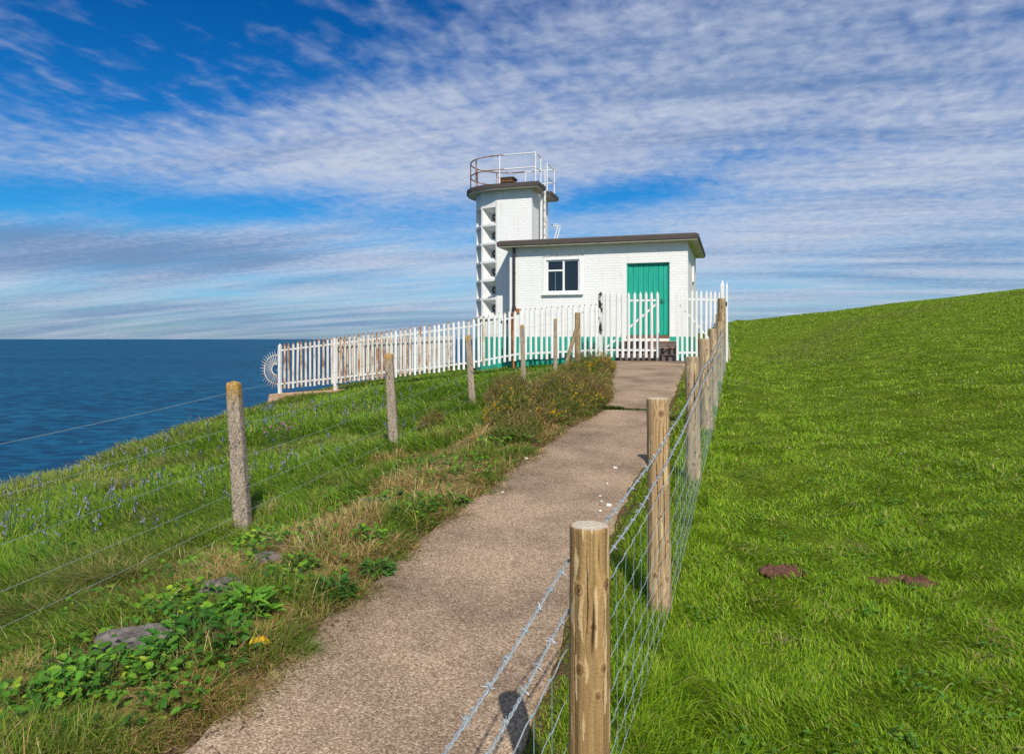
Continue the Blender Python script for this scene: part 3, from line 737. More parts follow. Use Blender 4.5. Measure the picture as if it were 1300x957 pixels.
front = empty('palisade_fence', (*house_xy(-12.75, VF), 0), -T)
tag(front, 'long white metal palisade fence along the cliff slope, rusting towards the spiked fan end', 'fence')
U0 = -12.75
def build_front():
    protos = {k: None for k in ('picket_white', 'picket_stained', 'picket_rusty')}
    u = -12.75 + .17; i = 0
    while u < -2.62:
        t = (u + 12.75) / 10
        r = random.random()
        k = 'picket_rusty' if r < .62 - t * 1.2 else ('picket_stained' if r < 1.5 - t * 1.9 else 'picket_white')
        if t < .17 and i % 4 == 2: k = 'picket_stained'
        if protos[k] is None:
            o = proto_picket('picket', k, 1.45, front); protos[k] = o
        else:
            o = protos[k].copy(); COL.objects.link(o); o.parent = front
        o.location = (u - U0, random.uniform(-.004, .004), fz(u) + random.uniform(-.015, .015))
        o.rotation_euler = (random.uniform(-.012, .012), random.uniform(-.012, .012), random.uniform(-.06, .06))
        u += .155; i += 1
    # two rails, bending with the ground
    for h in (.17, 1.22):
        us = [-12.75] + FU[1:-1] + [-2.55]
        b = MB()
        for a, c in zip(us[:-1], us[1:]):
            b.bar((a - U0, .03, fz(a) + h), (c - U0, .03, fz(c) + h), .012, .05)
        b.build('rail', M['rail_white'], front)
    # posts behind the pales
    for u in (-9.9, -8.0, -6.0, -4.2): MB().box((u - U0 - .02, .045, fz(u) + .12), (u - U0 + .02, .085, fz(u) + 1.3)).build('post', M['rail_white'], front)
    b = MB(); b.box((-.045, -.02, fz(-12.75) - .14), (.045, .07, fz(-12.75) + 1.36)); b.add([(-.045, -.02, 1.42), (.045, -.02, 1.42), (.045, .07, 1.42), (-.045, .07, 1.42), (0, .025, 1.50)], [(0, 1, 4), (1, 2, 4), (2, 3, 4), (3, 0, 4)])
    b.build('end_post', M['rail_white'], front)
    # fence post beside the gate, paint flaking off in black patches
    b = MB(); b.box((-2.54 - U0 - .055, -.03, .95), (-2.54 - U0 + .055, .08, 2.86)); b.add([(10.155, -.03, 2.86), (10.265, -.03, 2.86), (10.265, .08, 2.86), (10.155, .08, 2.86), (10.21, .025, 2.93)], [(0, 1, 4), (1, 2, 4), (2, 3, 4), (3, 0, 4)])
    o = b.build('gate_side_post', M['post_flaked'], front); o['label'] = 'square white post with flaking black patches'
    # spiked half fan over the cliff edge
    fan = empty('spiked_fan', (0, 0, 0)); fan.parent = front
    cz = 1.65 - 38 * 22.4 / 900 - .03; cx = -.13
    def ringpts(r, n, a0=80, a1=280): return [(cx + r * math.cos(math.radians(a0 + (a1 - a0) * i / n)), .02, cz + r * math.sin(math.radians(a0 + (a1 - a0) * i / n))) for i in range(n + 1)]
    MB().tube(ringpts(.45, 26), .014, 6).build('outer_ring', M['guard_paint'], fan, smooth=True)
    MB().tube(ringpts(.17, 18), .015, 6).build('inner_ring', M['guard_paint'], fan, smooth=True)
    sp = MB().tube([(cx, .02, cz - .01), (cx + .1, .02, cz - .01)], .01, 6)
    for k in range(20):
        a = math.radians(86 + k * 188 / 19); L = .60 + .03 * (k % 2)
        p0 = np.array([cx + .17 * math.cos(a), .02, cz + .17 * math.sin(a)]); p1 = np.array([cx + L * math.cos(a), .02, cz + L * math.sin(a)])
        sp.tube([p0, p0 + (p1 - p0) * .75, p1], [.009, .008, .003], 5)
    sp.build('spike', M['guard_paint'], fan)
    for dz in (.45, -.45): MB().bar((cx, .02, cz + dz), (.02, .02, cz + dz), .02, .04).build('bracket', M['guard_paint'], fan)
    # footing the seaward end stands on
    b = MB(); pl = [(-.32, -.22), (2.1, -.22), (2.1, .35), (-.32, .35)]
    b.add([(-.38, -.25, -.9), (2.2, -.25, -.4), (2.2, .4, -.4), (-.38, .4, -.9), (-.26, -.2, -.09), (2.2, -.2, .10), (2.2, .35, .10), (-.26, .35, -.09)], [(0, 1, 5, 4), (1, 2, 6, 5), (2, 3, 7, 6), (3, 0, 4, 7), (4, 5, 6, 7)])
    b.build('footing', M['footing'], front, bevel=.03)
build_front()

side = empty('side_fence', (*house_xy(-10.78, VF + .06), 0), -T)
tag(side, 'stained white palisade running back from the long fence, seen through its pales', 'fence')
def build_side():
    protos = {}
    z0 = fz(-10.78)
    n = 62
    for i in range(n):
        v = .1 + i * .155
        k = random.choice(['picket_stained', 'picket_stained', 'picket_white', 'picket_rusty'])
        if k not in protos: o = proto_picket('picket', k, 1.36, side); protos[k] = o
        else: o = protos[k].copy(); COL.objects.link(o); o.parent = side
        o.location = (0, v, z0 + v * .018); o.rotation_euler = (0, random.uniform(-.012, .012), PI / 2 + random.uniform(-.06, .06))
    for h in (.17, 1.16): MB().bar((.03, 0, z0 + h), (.03, 9.7, z0 + h + 9.7 * .018), .012, .05).build('rail', M['rail_white'], side)
    MB().box((-.05, -.05, z0 - .6), (.05, .05, z0 + 1.4)).build('post', M['rail_white'], side)
    MB().box((-.05, 9.65, z0 - .6), (.05, 9.75, z0 + 1.6)).build('post', M['rail_white'], side)
build_side()

def gate_leaf(name, loc, rz, n, z, h, brace_up_right, label, mat='gate_white'):
    g = empty(name, (*loc, z), rz)
    tag(g, label, 'gate')
    W_ = (n - 1) * .155
    p0 = None
    for i in range(n):
        if p0 is None: o = proto_picket('picket', mat, h, g); p0 = o
        else: o = p0.copy(); COL.objects.link(o); o.parent = g
        o.location = (i * .155, 0, random.uniform(-.008, .008)); o.rotation_euler = (0, random.uniform(-.01, .01), random.uniform(-.05, .05))
    for zz in (.20, h - .24): MB().bar((-.03, .03, zz), (W_ + .03, .03, zz), .014, .05).build('rail', M[mat], g)
    a, b = ((0, .25), (W_, h - .3)) if brace_up_right else ((0, h - .3), (W_, .25))
    MB().bar((a[0], .045, a[1]), (b[0], .045, b[1]), .012, .05).build('brace', M[mat], g)
    return g, W_
gate_leaf('palisade_gate', house_xy(-2.40, VF), -T, 10, 1.145, 1.77, True, 'closed white gate leaf with rising diagonal brace before the steps')
hx, hy = house_xy(.58, VF - .02)
fxp, fyp = 4.15, 17.72
ang = math.atan2(hy - fyp, hx - fxp)
gate_leaf('palisade_gate', (fxp, fyp), ang, 10, 1.10, 1.79, False, 'open white gate leaf swung out beside the wooden fence posts')
gp = empty('gate_post', (*house_xy(.66, VF), 1.0), -T); tag(gp, 'tall pointed white post at the right end of the gates', 'post')
b = MB(); b.box((-.06, -.05, -.3), (.03, .05, 2.04)); b.add([(-.06, -.05, 2.04), (.03, -.05, 2.04), (.03, .05, 2.04), (-.06, .05, 2.04), (-.015, 0, 2.17)], [(0, 1, 4), (1, 2, 4), (2, 3, 4), (3, 0, 4)]); b.build('shaft', M['gate_white'], gp)
b = MB(); b.box((.07, -.03, -.3), (.12, .03, 1.98)); b.add([(.07, -.03, 1.98), (.12, -.03, 1.98), (.12, .03, 1.98), (.07, .03, 1.98), (.095, 0, 2.13)], [(0, 1, 4), (1, 2, 4), (2, 3, 4), (3, 0, 4)]); b.build('pale', M['gate_white'], gp)
MB().box((-.02, -.06, 1.5), (.1, -.045, 1.6)).build('hinge', M['dark_pipe'], gp)

# ------------------------------------------------------------------ wooden post fence with barbed wire
def wood_post(name, parent, base, top, R, nt, nz, seed, knots, col, lean=(0, 0), crack=None, tipcol=None, endcol=(.52, .45, .34)):
    rg = np.random.default_rng(seed)
    x0, y0, z0 = base; z0 -= .25; Hh = top - z0
    th = np.linspace(0, 2 * PI, nt, endpoint=False); zs = np.linspace(0, Hh, nz)
    TH, Z = np.meshgrid(th, zs); c, s = np.cos(TH), np.sin(TH)
    D = np.zeros_like(TH); dark = np.zeros_like(TH); pale = np.zeros_like(TH); bul = np.zeros_like(TH)
    tw = TH.copy()
    for (ka, kz, kr) in knots:
        da = (TH - ka + PI) % (2 * PI) - PI; dz = Z - (Hh - kz)
        q = np.sqrt((R * da / kr) ** 2 + (dz / (kr * 1.25)) ** 2)
        dark = np.maximum(dark, (q < 1) * (.55 + .45 * np.cos(np.clip(q, 0, 1) * 7)) * sstep(1.05, .8, q))
        dark = np.maximum(dark, sstep(.55, .35, q))
        pale = np.maximum(pale, np.exp(-((q - 1.35) / .35) ** 2) * .8)
        bul += .05 * R * np.exp(-q * q * .35)
        tw = tw + da * .9 * np.exp(-q * q * .22) * np.sign(1)
    g1 = fbm(np.cos(tw) * 7 * (R / .05), np.sin(tw) * 7 * (R / .05), Z * 1.6 + seed, 5)
    g2 = vnoise(np.cos(tw) * 26 * (R / .05), np.sin(tw) * 26 * (R / .05), Z * 3.5 + seed)
    chip = fbm(c * 4 * (R / .05), s * 4 * (R / .05), Z * 7 + 31 + seed, 3)
    chipm = sstep(.62, .65, chip)
    base_c = np.array(col)
    C = base_c[None, None, :] * (0.30 + 1.4 * g1[..., None]) * (.78 + .44 * g2[..., None])
    line = sstep(.60, .72, vnoise(np.cos(tw) * 15 * (R / .05), np.sin(tw) * 15 * (R / .05), Z * 1.1 + seed * 3)) * sstep(.4, .6, vnoise(c * 3, s * 3, Z * 2.3 + seed))
    C = C * (1 - .5 * line[..., None])
    C = C + (chipm * .8)[..., None] * (np.array([.62, .46, .25]) - C)
    C = C + (pale * .6)[..., None] * (base_c * 1.45 - C)
    C = C + np.clip(dark, 0, 1)[..., None] * (np.array([.10, .045, .02]) - C) * .9
    crk = np.zeros_like(TH)
    for (ka, za, zb, wd) in (crack or []):
        wob = .05 * np.sin(Z * 9 + seed) + .03 * np.sin(Z * 23)
        da = ((TH - ka - wob + PI) % (2 * PI) - PI) * R
        inz = sstep(Hh - zb, Hh - zb + .08, Z) * sstep(Hh - za, Hh - za - .08, Z)
        crk = np.maximum(crk, np.exp(-(da / (wd * (.4 + .6 * inz))) ** 2) * inz)
    C = C + (crk)[..., None] * (np.array([.03, .018, .01]) - C) * .9
    fine = vnoise(c * 18, s * 18, Z * 2 + seed)
    RR = R * (1.03 - .04 * Z / Hh) + bul + R * .13 * (fbm(c * 1.3 + seed, s * 1.3, Z * 2.2, 3) - .5) - R * .03 * sstep(Hh - .006, Hh, Z) + R * .025 * (fine - .5) - R * .16 * crk + R * .012 * chipm
    V = np.stack([RR * c + lean[0] * Z, RR * s + lean[1] * Z, Z], -1).reshape(-1, 3)
    idx = np.arange(nt * nz).reshape(nz, nt); nx = np.roll(idx, -1, 1)
    q = np.stack([idx[:-1], nx[:-1], nx[1:], idx[1:]], -1).reshape(-1, 4)
    # end grain: rings of the cut top
    rings = 7; VT = []; CT = []
    top_r = RR[-1]
    for k in range(1, rings + 1):
        f = 1 - k / rings if k < rings else 0.02
        zt = Hh + .004 * (1 - f) + .0015 * np.sin(k * 2.1)
        VT.append(np.stack([top_r * f * c[-1] + lean[0] * Hh, top_r * f * s[-1] + lean[1] * Hh, np.full(nt, zt)], -1))
        CT.append(np.array(endcol)[None] * (.85 + .3 * vnoise(c[-1] * f * 9, s[-1] * f * 9, seed + 2.)[:, None]))
    base_i = nt * nz
    loops = [idx[-1]] + [base_i + np.arange(nt) + nt * k for k in range(rings)]
    qs = [q]
    for a, b_ in zip(loops[:-1], loops[1:]): qs.append(np.stack([a, np.roll(a, -1), np.roll(b_, -1), b_], -1))
    q = np.concatenate(qs); V = np.concatenate([V] + VT); C = np.concatenate([C.reshape(-1, 3)] + CT)
    C = np.concatenate([C[:nt * nz], C[nt * nz:]])
    tri = loops[-1]
    ff = np.concatenate([q.ravel(), tri]); lt = np.concatenate([np.full(len(q), 4), [nt]])
    o = raw_mesh(name, V, ff, lt, M['wood'], np.clip(C, .005, .9), parent, smooth=True)
    o.location = (x0, y0, z0)
    try: o.data.set_sharp_from_angle(angle=math.radians(50))
    except Exception: pass
    return o

RP = [  # x, y, top, radius
    (-.62, -.45, .98, .05), (.207, 1.9, 1.15, .054), (.795, 3.8, 1.33, .060), (1.61, 6.27, 1.49, .062), (2.40, 8.7, 1.65, .075), (3.03, 10.6, 1.797, .056),
    (3.80, 13.0, 1.96, .062), (4.58, 15.5, 2.53, .085), (5.20, 18.0, 2.27, .06), (6.30, 20.5, 2.80, .06)]
wfence = empty('wire_fence', (RP[1][0], RP[1][1], Hs(RP[1][0], RP[1][1])))
tag(wfence, 'round wooden post fence with barbed wire and netting between path and pasture', 'fence')
def rel(p, root): return (p[0] - root.location[0], p[1] - root.location[1], p[2] - root.location[2])
TAN = (.40, .265, .115)
def build_wood_fence():
    for i, (x, y, top, R) in enumerate(RP):
        zg = Hs(x, y)
        b = rel((x, y, zg), wfence); tp = top - wfence.location[2]
        if i == 1:
            kn = [(PI * 1.5 - .62, .158, .013), (PI * 1.5 + .85, .145, .013), (PI * 1.5 - .60, .365, .012), (PI * 1.5 + .62, .36, .009), (PI * 1.5 + .1, .25, .008), (PI * 1.5 + .3, .43, .008), (.6, .3, .012), (2.6, .5, .012)]
            o = wood_post('post', wfence, b, tp, R, 200, 420, 3, kn, (.31, .195, .085), (0, 0), [(PI * 1.5 + .06, .16, .36, .0035), (PI * 1.5 + .35, .0, .12, .0015), (PI * 1.5 - .9, .2, .5, .0012), (PI * 1.5 - .25, .02, .3, .001)])
            o['label'] = 'thick new wooden post with dark knots and a pale sawn top'
        elif i == 2:
            kn = [(PI * 1.5 + .1, .075, .016), (PI * 1.5 + .95, .43, .010), (PI * 1.5 - .6, .93, .013), (PI * 1.5 + .5, .95, .014), (PI * 1.5 + .6, .75, .008)]
            wood_post('post', wfence, b, tp, R, 120, 300, 8, kn, (.39, .255, .13), (-.01, 0), [(PI * 1.5 + .3, .1, .9, .002), (PI * 1.5 - .3, .3, 1.1, .0015)])
        else:
            lean = {3: (-.012, 0), 4: (-.03, .01), 5: (-.02, 0), 6: (.01, 0), 7: (.0, 0), 8: (.02, 0), 9: (-.12, 0)}.get(i, (0, 0))
            kn = [(PI * 1.5 + random.uniform(-1, 1), random.uniform(.1, 1), .014) for _ in range(4)]
            wood_post('post', wfence, b, tp, R, 48, 120, 10 + i, kn, (.37, .27, .17) if i != 7 else (.27, .19, .11), lean, [(PI * 1.5 + random.uniform(-.8, .8), .1, .9, .003)], endcol=(.42, .34, .24))
    # wire line: left of the first post, on the pasture face of the others
    line = []
    for i, (x, y, top, R) in enumerate(RP):
        sgn = -1 if i <= 1 else 1
        line.append((x + .95 * sgn * (R + .006), y - .31 * sgn * (R + .006), Hs(x, y)))
    def pt(i, t, h, sag=0):
        a, c = line[i], line[i + 1]
        z = a[2] + (c[2] - a[2]) * t + h - sag * 4 * t * (1 - t)
        return np.array([a[0] + (c[0] - a[0]) * t, a[1] + (c[1] - a[1]) * t, z]) - np.array(wfence.location)
    rg = random.Random(5)
    for h, sag in ((1.015, .035), (.885, .03)):
        b = MB()
        for i in range(len(RP) - 1):
            L = np.linalg.norm(pt(i, 1, h) - pt(i, 0, h))
            if i <= 3:
                n = int(L / (.0042 if i < 2 else .008)); ph = rg.random() * 6; rr = .0024
                d = pt(i, 1, h) - pt(i, 0, h); d /= np.linalg.norm(d); sd = np.cross(d, [0, 0, 1]); sd /= np.linalg.norm(sd); up = np.cross(sd, d)
                for st in (0, PI):
                    pts = []
                    for k in range(n + 1):
                        t = k / n; a = 2 * PI * t * L / .055 + st + ph
                        pts.append(pt(i, t, h, sag) + (sd * math.cos(a) + up * math.sin(a)) * rr + up*.004*math.sin(t*L*7+ph))
                    b.tube(pts, .0019, 5)
            else:
                d = np.array([1., 0, 0]); sd = np.array([0, 1., 0]); up = np.array([0, 0, 1.])
                b.tube([pt(i, t, h, sag) for t in np.linspace(0, 1, 9)], .0035, 5)
            nb = int(L / .105) if i <= 5 else 0
            for k in range(nb):
                t = (k + .5 + rg.uniform(-.1, .1)) / nb; p = pt(i, t, h, sag); 
                dd = pt(i, 1, h) - pt(i, 0, h); dd /= np.linalg.norm(dd); s2 = np.cross(dd, [0, 0, 1]); s2 /= np.linalg.norm(s2); u2 = np.cross(s2, dd)
                p = p + u2*.004*math.sin(t*L*7) if i > 3 else p
                coil = [p + dd * (.011 * (q / 14 - .5)) + (s2 * math.cos(q * .95) + u2 * math.sin(q * .95)) * .0056 for q in range(15)]
                b.tube(coil, .0016, 5)
                for e, sg in ((-.004, 1), (.004, -1)):
                    a = rg.uniform(0, 6.28); w = s2 * math.cos(a) + u2 * math.sin(a); w2 = s2 * math.cos(a + 1.2) + u2 * math.sin(a + 1.2)
                    b.tube([p + dd * e - w * .014 + dd * .003, p + dd * e + w2 * .004], [.0007, .0016], 4); b.tube([p + dd * e, p + dd * e + w * .015 - dd * .003], [.0016, .0006], 4)
        b.build('barbed_wire', M['galvanised'], wfence, smooth=True)
    hs = (.785, .65, .52, .40, .29, .19, .10)
    for j, h in enumerate(hs):
        b = MB()
        for i in range(len(RP) - 1):
            n = 40 if i < 3 else 10
            L = np.linalg.norm(pt(i, 1, h) - pt(i, 0, h))
            b.tube([pt(i, t, h, .015) + np.array([0, 0, .004 * math.sin(t * L * 2 * PI / .15)]) for t in np.linspace(0, 1, n * (3 if i < 3 else 1))], .0011 if j else .0016, 5)
        b.build('line_wire', M['galvanised'], wfence, smooth=True)
    b = MB()
    for i in range(len(RP) - 1):
        L = np.linalg.norm(pt(i, 1, 1) - pt(i, 0, 1)); n = max(2, int(L / .15))
        for k in range(1, n):
            t = k / n
            b.tube([pt(i, t, h, .015) + np.array([rg.uniform(-.004, .004), rg.uniform(-.004, .004), 0]) for h in hs], .0008, 4)
            if i < 4:
                for h in hs:
                    p = pt(i, t, h, .015); b.tube([p + np.array([-.006, -.012, .003]), p + np.array([.006, .012, -.003])], .0020, 5)
    b.build('netting', M['net_wire'], wfence)
build_wood_fence()

# ------------------------------------------------------------------ concrete post fence on the seaward side
CP = [  # x, y, top z, half width, lean
    (-3.05, 2.75, 1.08, .055, -.05), (-2.18, 5.8, 1.29, .060, -.066), (-1.46, 8.9, 1.455, .058, -.06), (-.66, 12.3, 1.70, .056, -.07), (.26, 15.2, 1.94, .05, -.03), (1.04, 17.0, 2.12, .045, 0), (1.69, 18.25, 2.32, .06, 0)]
cfence = empty('concrete_post_fence', (CP[1][0], CP[1][1], Hs(CP[1][0], CP[1][1])))
tag(cfence, 'weathered square concrete posts strung with plain wires above the sea bank', 'fence')
def concrete_post(base, top, hw, lean, seed, lichen, nt=40, nz=110):
    x0, y0, z0 = base; z0 -= .3; Hh = top - z0
    th = np.linspace(0, 2 * PI, nt, endpoint=False) + .25; zs = np.linspace(0, Hh, nz)
    TH, Z = np.meshgrid(th, zs); c, s = np.cos(TH), np.sin(TH)
    k = 1 / (np.abs(c) ** 7 + np.abs(s) ** 7) ** (1 / 7.)
    taper = 1.12 - .26 * Z / Hh
    RR = hw * k * taper
    RR = RR * (1 - .12 * sstep(Hh - .03, Hh, Z)) + .004 * (fbm(c * 3 + seed, s * 3, Z * 9, 3) - .5) + .002*(vnoise(c*30,s*30,Z*60)-.5)
    col = np.array([.36, .30, .235])[None, None] * (.72 + .55 * fbm(c * 2 + seed, s * 2, Z * 4, 4))[..., None]
    pits = sstep(.78, .82, vnoise(c * 5 + seed, s * 5, Z * 22)); RR = RR - .005 * pits; col = col * (1 - .8 * pits[..., None])
    li = sstep(Hh - lichen - .1, Hh - lichen * .3, Z + .12 * (fbm(c * 3, s * 3 + seed, Z * 12, 3) - .5))
    col = col + (li * .85)[..., None] * (np.array([.42, .24, .03]) - col)
    V = np.stack([RR * c + lean * Z, RR * s, Z], -1).reshape(-1, 3)
    idx = np.arange(nt * nz).reshape(nz, nt); nx = np.roll(idx, -1, 1)
    q = np.stack([idx[:-1], nx[:-1], nx[1:], idx[1:]], -1).reshape(-1, 4)
    VT = []; CT = []; loops = [idx[-1]]
    for j, f in enumerate((.8, .5, .2, .02)):
        VT.append(np.stack([RR[-1] * f * c[-1] + lean * Hh, RR[-1] * f * s[-1], np.full(nt, Hh + .018 * (1 - f))], -1)); CT.append(np.tile(col[-1], (1, 1)))
        loops.append(nt * nz + nt * j + np.arange(nt))
    qs = [q] + [np.stack([a, np.roll(a, -1), np.roll(b_, -1), b_], -1) for a, b_ in zip(loops[:-1], loops[1:])]
    q = np.concatenate(qs)
    ff = np.concatenate([q.ravel(), loops[-1]]); lt = np.concatenate([np.full(len(q), 4), [nt]])
    o = raw_mesh('post', np.concatenate([V] + VT), ff, lt, M['post_concrete'], np.clip(np.concatenate([col.reshape(-1, 3)] + CT), .01, .9), cfence, smooth=True)
    o.location = (x0, y0, z0); return o
def build_concrete_fence():
    cz = cfence.location[2]
    for i, (x, y, top, hw, lean) in enumerate(CP):
        b = rel((x, y, Hs(x, y)), cfence)
        if i == 6:
            # wooden straining post with its brace
            wood_post('straining_post', cfence, b, top - cz, .075, 40, 80, 55, [], (.30, .22, .13), (0, 0), [(PI * 1.5, .1, .9, .004)])
            br = MB(); p0 = np.array(rel((x - .04, y - .06, top - .42), cfence)); p1 = np.array(rel((x - .36, y - .22, Hs(x - .36, y - .2) - .05), cfence))
            br.tube([p0, (p0 + p1) / 2, p1], [.045, .05, .055], 8); br.build('brace', M['post_timber'], cfence, smooth=True)
        else:
            o = concrete_post(b, top - cz, hw, lean, i * 7.3, (.06, .10, .05, .02, .03, .0)[i])
            if i == 1: o['label'] = 'leaning concrete post capped with orange lichen'
    P = []
    for x, y, top, hw, lean in CP:
        P.append((x, y, Hs(x, y), top, hw, lean))
    for f in (.955, .72, .50, .29, .13, .03):
        b = MB()
        for a, c in zip(P[:-1], P[1:]):
            def at(q):
                hh = (q[3] - q[2]) * f
                return np.array(rel((q[0] + q[5] * hh - .0 + q[4] + .004, q[1] + .0, q[2] + hh), cfence))
            p, r = at(a), at(c)
            b.tube([p + (r - p) * t - np.array([0, 0, .018 * 4 * t * (1 - t) * (f > .1)]) for t in np.linspace(0, 1, 15)], .0017, 5)
        b.build('wire', M['plain_wire'], cfence, smooth=True)
build_concrete_fence()

# ------------------------------------------------------------------ grass
def blades(name, X, Y, h, w, col, lean, az=None, rows=2, zoff=0., mat='blade', label=None, Z=None, parent=None):
    n = len(X)
    Z = (H(X, Y) if Z is None else Z) + zoff - .008
    az = RNG.uniform(0, 2 * PI, n) if az is None else az
    fa = az + PI / 2 + RNG.normal(0, .7, n)
    lx, ly = np.cos(az), np.sin(az); sx, sy = np.cos(fa), np.sin(fa)
    ts = [0, .55] if rows == 2 else [0, .35, .7]
    V = np.zeros((n, rows * 2 + 1, 3), np.float32)
    for r, t in enumerate(ts + [1.]):
        cx = X + lx * h * lean * t ** 1.8; cy = Y + ly * h * lean * t ** 1.8
        cz = Z + h * (t - .38 * np.clip(lean, 0, 1.6) * t ** 2.2)
        ww = w * (1 - .35 * t) * .5
        if t < 1:
            V[:, r * 2] = np.stack([cx - sx * ww, cy - sy * ww, cz], 1); V[:, r * 2 + 1] = np.stack([cx + sx * ww, cy + sy * ww, cz], 1)
        else: V[:, -1] = np.stack([cx, cy, cz], 1)
    k = rows * 2 + 1; base = (np.arange(n) * k)[:, None]
    fl = []; lt = []
    if rows == 2:
        f = np.concatenate([base + np.array([[0, 1, 3, 2]]), base + np.array([[2, 3, 4]])], 1); lt = np.tile([4, 3], n)
    else:
        f = np.concatenate([base + np.array([[0, 1, 3, 2]]), base + np.array([[2, 3, 5, 4]]), base + np.array([[4, 5, 6]])], 1); lt = np.tile([4, 4, 3], n)
    C = np.repeat(col.astype(np.float32), k, 0)
    o = raw_mesh(name, V.reshape(-1, 3), f.ravel(), lt, M[mat], C, parent)
    return o

MOLE = [(1.12, 2.98, .085), (0, 0, 0), (0, 0, 0)]
def on_ground(px, py):
    """point of the ground seen in a given direction from the eye"""
    a = (px - 650) / F; e = (430 - py) / F
    ds = np.arange(1.2, 60, .02); X = a * ds
    hit = (EYE + e * ds) <= H(X, ds, False)
    i = int(np.argmax(hit)); return float(X[i]), float(ds[i])
MOLES = [(*on_ground(996, 727), .10), (*on_ground(1165, 741), .085), (*on_ground(1120, 740), .06)]
STONES = [(*on_ground(183, 814), .23, .11), (*on_ground(290, 748), .15, .08), (*on_ground(345, 710), .11, .06), (*on_ground(478, 638), .13, .08)]
def clear(X, Y):
    k = np.ones(len(X), bool)
    for x, y, r in MOLES: k &= np.hypot(X - x, (Y - y) * .9) > r * (.55 + .75 * RNG.random(len(X)))
    for x, y, rx, ry in STONES: k &= (np.hypot((X - x) / (rx * .8), (Y - y - .02) / (ry * 1.2)) > .35 + .75 * fbm(X * 12, Y * 12, 2, 2)) 
    dx, dy = X - Q[0], Y - Q[1]
    u = dx * math.cos(T) - dy * math.sin(T); v = dx * math.sin(T) + dy * math.cos(T)
    k &= ~((u > -5.6) & (u < -.25) & (v > .25) & (v < 4.7)); k &= ~((u > -7.4) & (u < -5) & (v > 1.3) & (v < 3.6)); k &= ~((u > -2.2) & (u < -.5) & (v > -.75) & (v < .4))
    return k
def sample(n, d0, d1, p, f_l, f_r):
    """n points between two lines, spread so that density falls off with distance"""
    u = RNG.random(n * 3)
    if abs(p - 1) < 1e-6: d = d0 * (d1 / d0) ** u
    else: d = (d0 ** (1 - p) + u * (d1 ** (1 - p) - d0 ** (1 - p))) ** (1 / (1 - p))
    l, r = f_l(d), f_r(d); wd = np.clip(r - l, 0, None)
    keep = RNG.random(len(d)) < wd / (np.max(wd / d) * d)     # width taken relative to distance
    d, l, wd = d[keep][:n], l[keep][:n], wd[keep][:n]
    return l + wd * RNG.random(len(d)), d
def pick(cols, n, wts):
    i = RNG.choice(len(cols), n, p=np.array(wts) / sum(wts)); return np.array(cols)[i] * RNG.uniform(.75, 1.3, (n, 1))

GREENS = [(.180, .315, .013), (.245, .39, .017), (.12, .23, .013), (.31, .41, .026), (.45, .39, .13)]
def field():
    X, Y = sample(400000, 1.3, 46, 1.05, lambda d: fence_x(d) - .25, lambda d: .86 * d + 1.2)
    k = clear(X, Y) & (X > xr(Y) + .03); X, Y = X[k], Y[k]; n = len(X)
    cl = fbm(X * 2.3, Y * 2.3, 1.5, 3); cl2 = fbm(X * .5, Y * .5, 4.5, 3)
    near = np.clip(3. / Y, .25, 1)
    h = (.030 + .045 * sstep(.25, .8, cl)) * RNG.uniform(.5, 1.35, n) * (.55 + .45 * near) * (1 + .012 * Y)
    s = X - fence_x(Y); h = h * (1 + .9 * np.exp(-(np.clip(s, 0, 9) / .22) ** 2))
    w = np.maximum(.0042, .00135 * Y) * RNG.uniform(.7, 1.25, n)
    az = 2.6 + 9. * (fbm(X * 1.6, Y * 1.6, 8, 3) - .5) * 2 + RNG.normal(0, 1.0, n)
    col = pick(GREENS, n, [4, 4, 2.2, 1.7, .55])
    wl = np.exp(-((s - (1.8 + .05 * (Y - 20) ** 2)) / 1.2) ** 2) * sstep(14, 20, Y)
    col = col * (.84 + .36 * cl2)[:, None] * np.array([1, 1, 1])
    col = col + (np.clip(wl * .7 + .45 * sstep(.55, .75, fbm(X * .25, Y * .6, 2.2, 3)) * sstep(6, 14, Y), 0, 1) * RNG.random(n))[:, None] * (np.array([.25, .27, .06]) - col)
    nearm = Y < 6.5
    for m, rows in ((nearm, 3), (~nearm, 2)):
        o = blades('pasture_grass' if rows == 3 else 'hill_grass', X[m], Y[m], h[m], w[m], col[m], RNG.uniform(.3, 1.25, m.sum()), az[m], rows)
        tag(o, 'short bright green grass of the near pasture' if rows == 3 else 'short green grass on the rising hill behind', kind='stuff')
field()

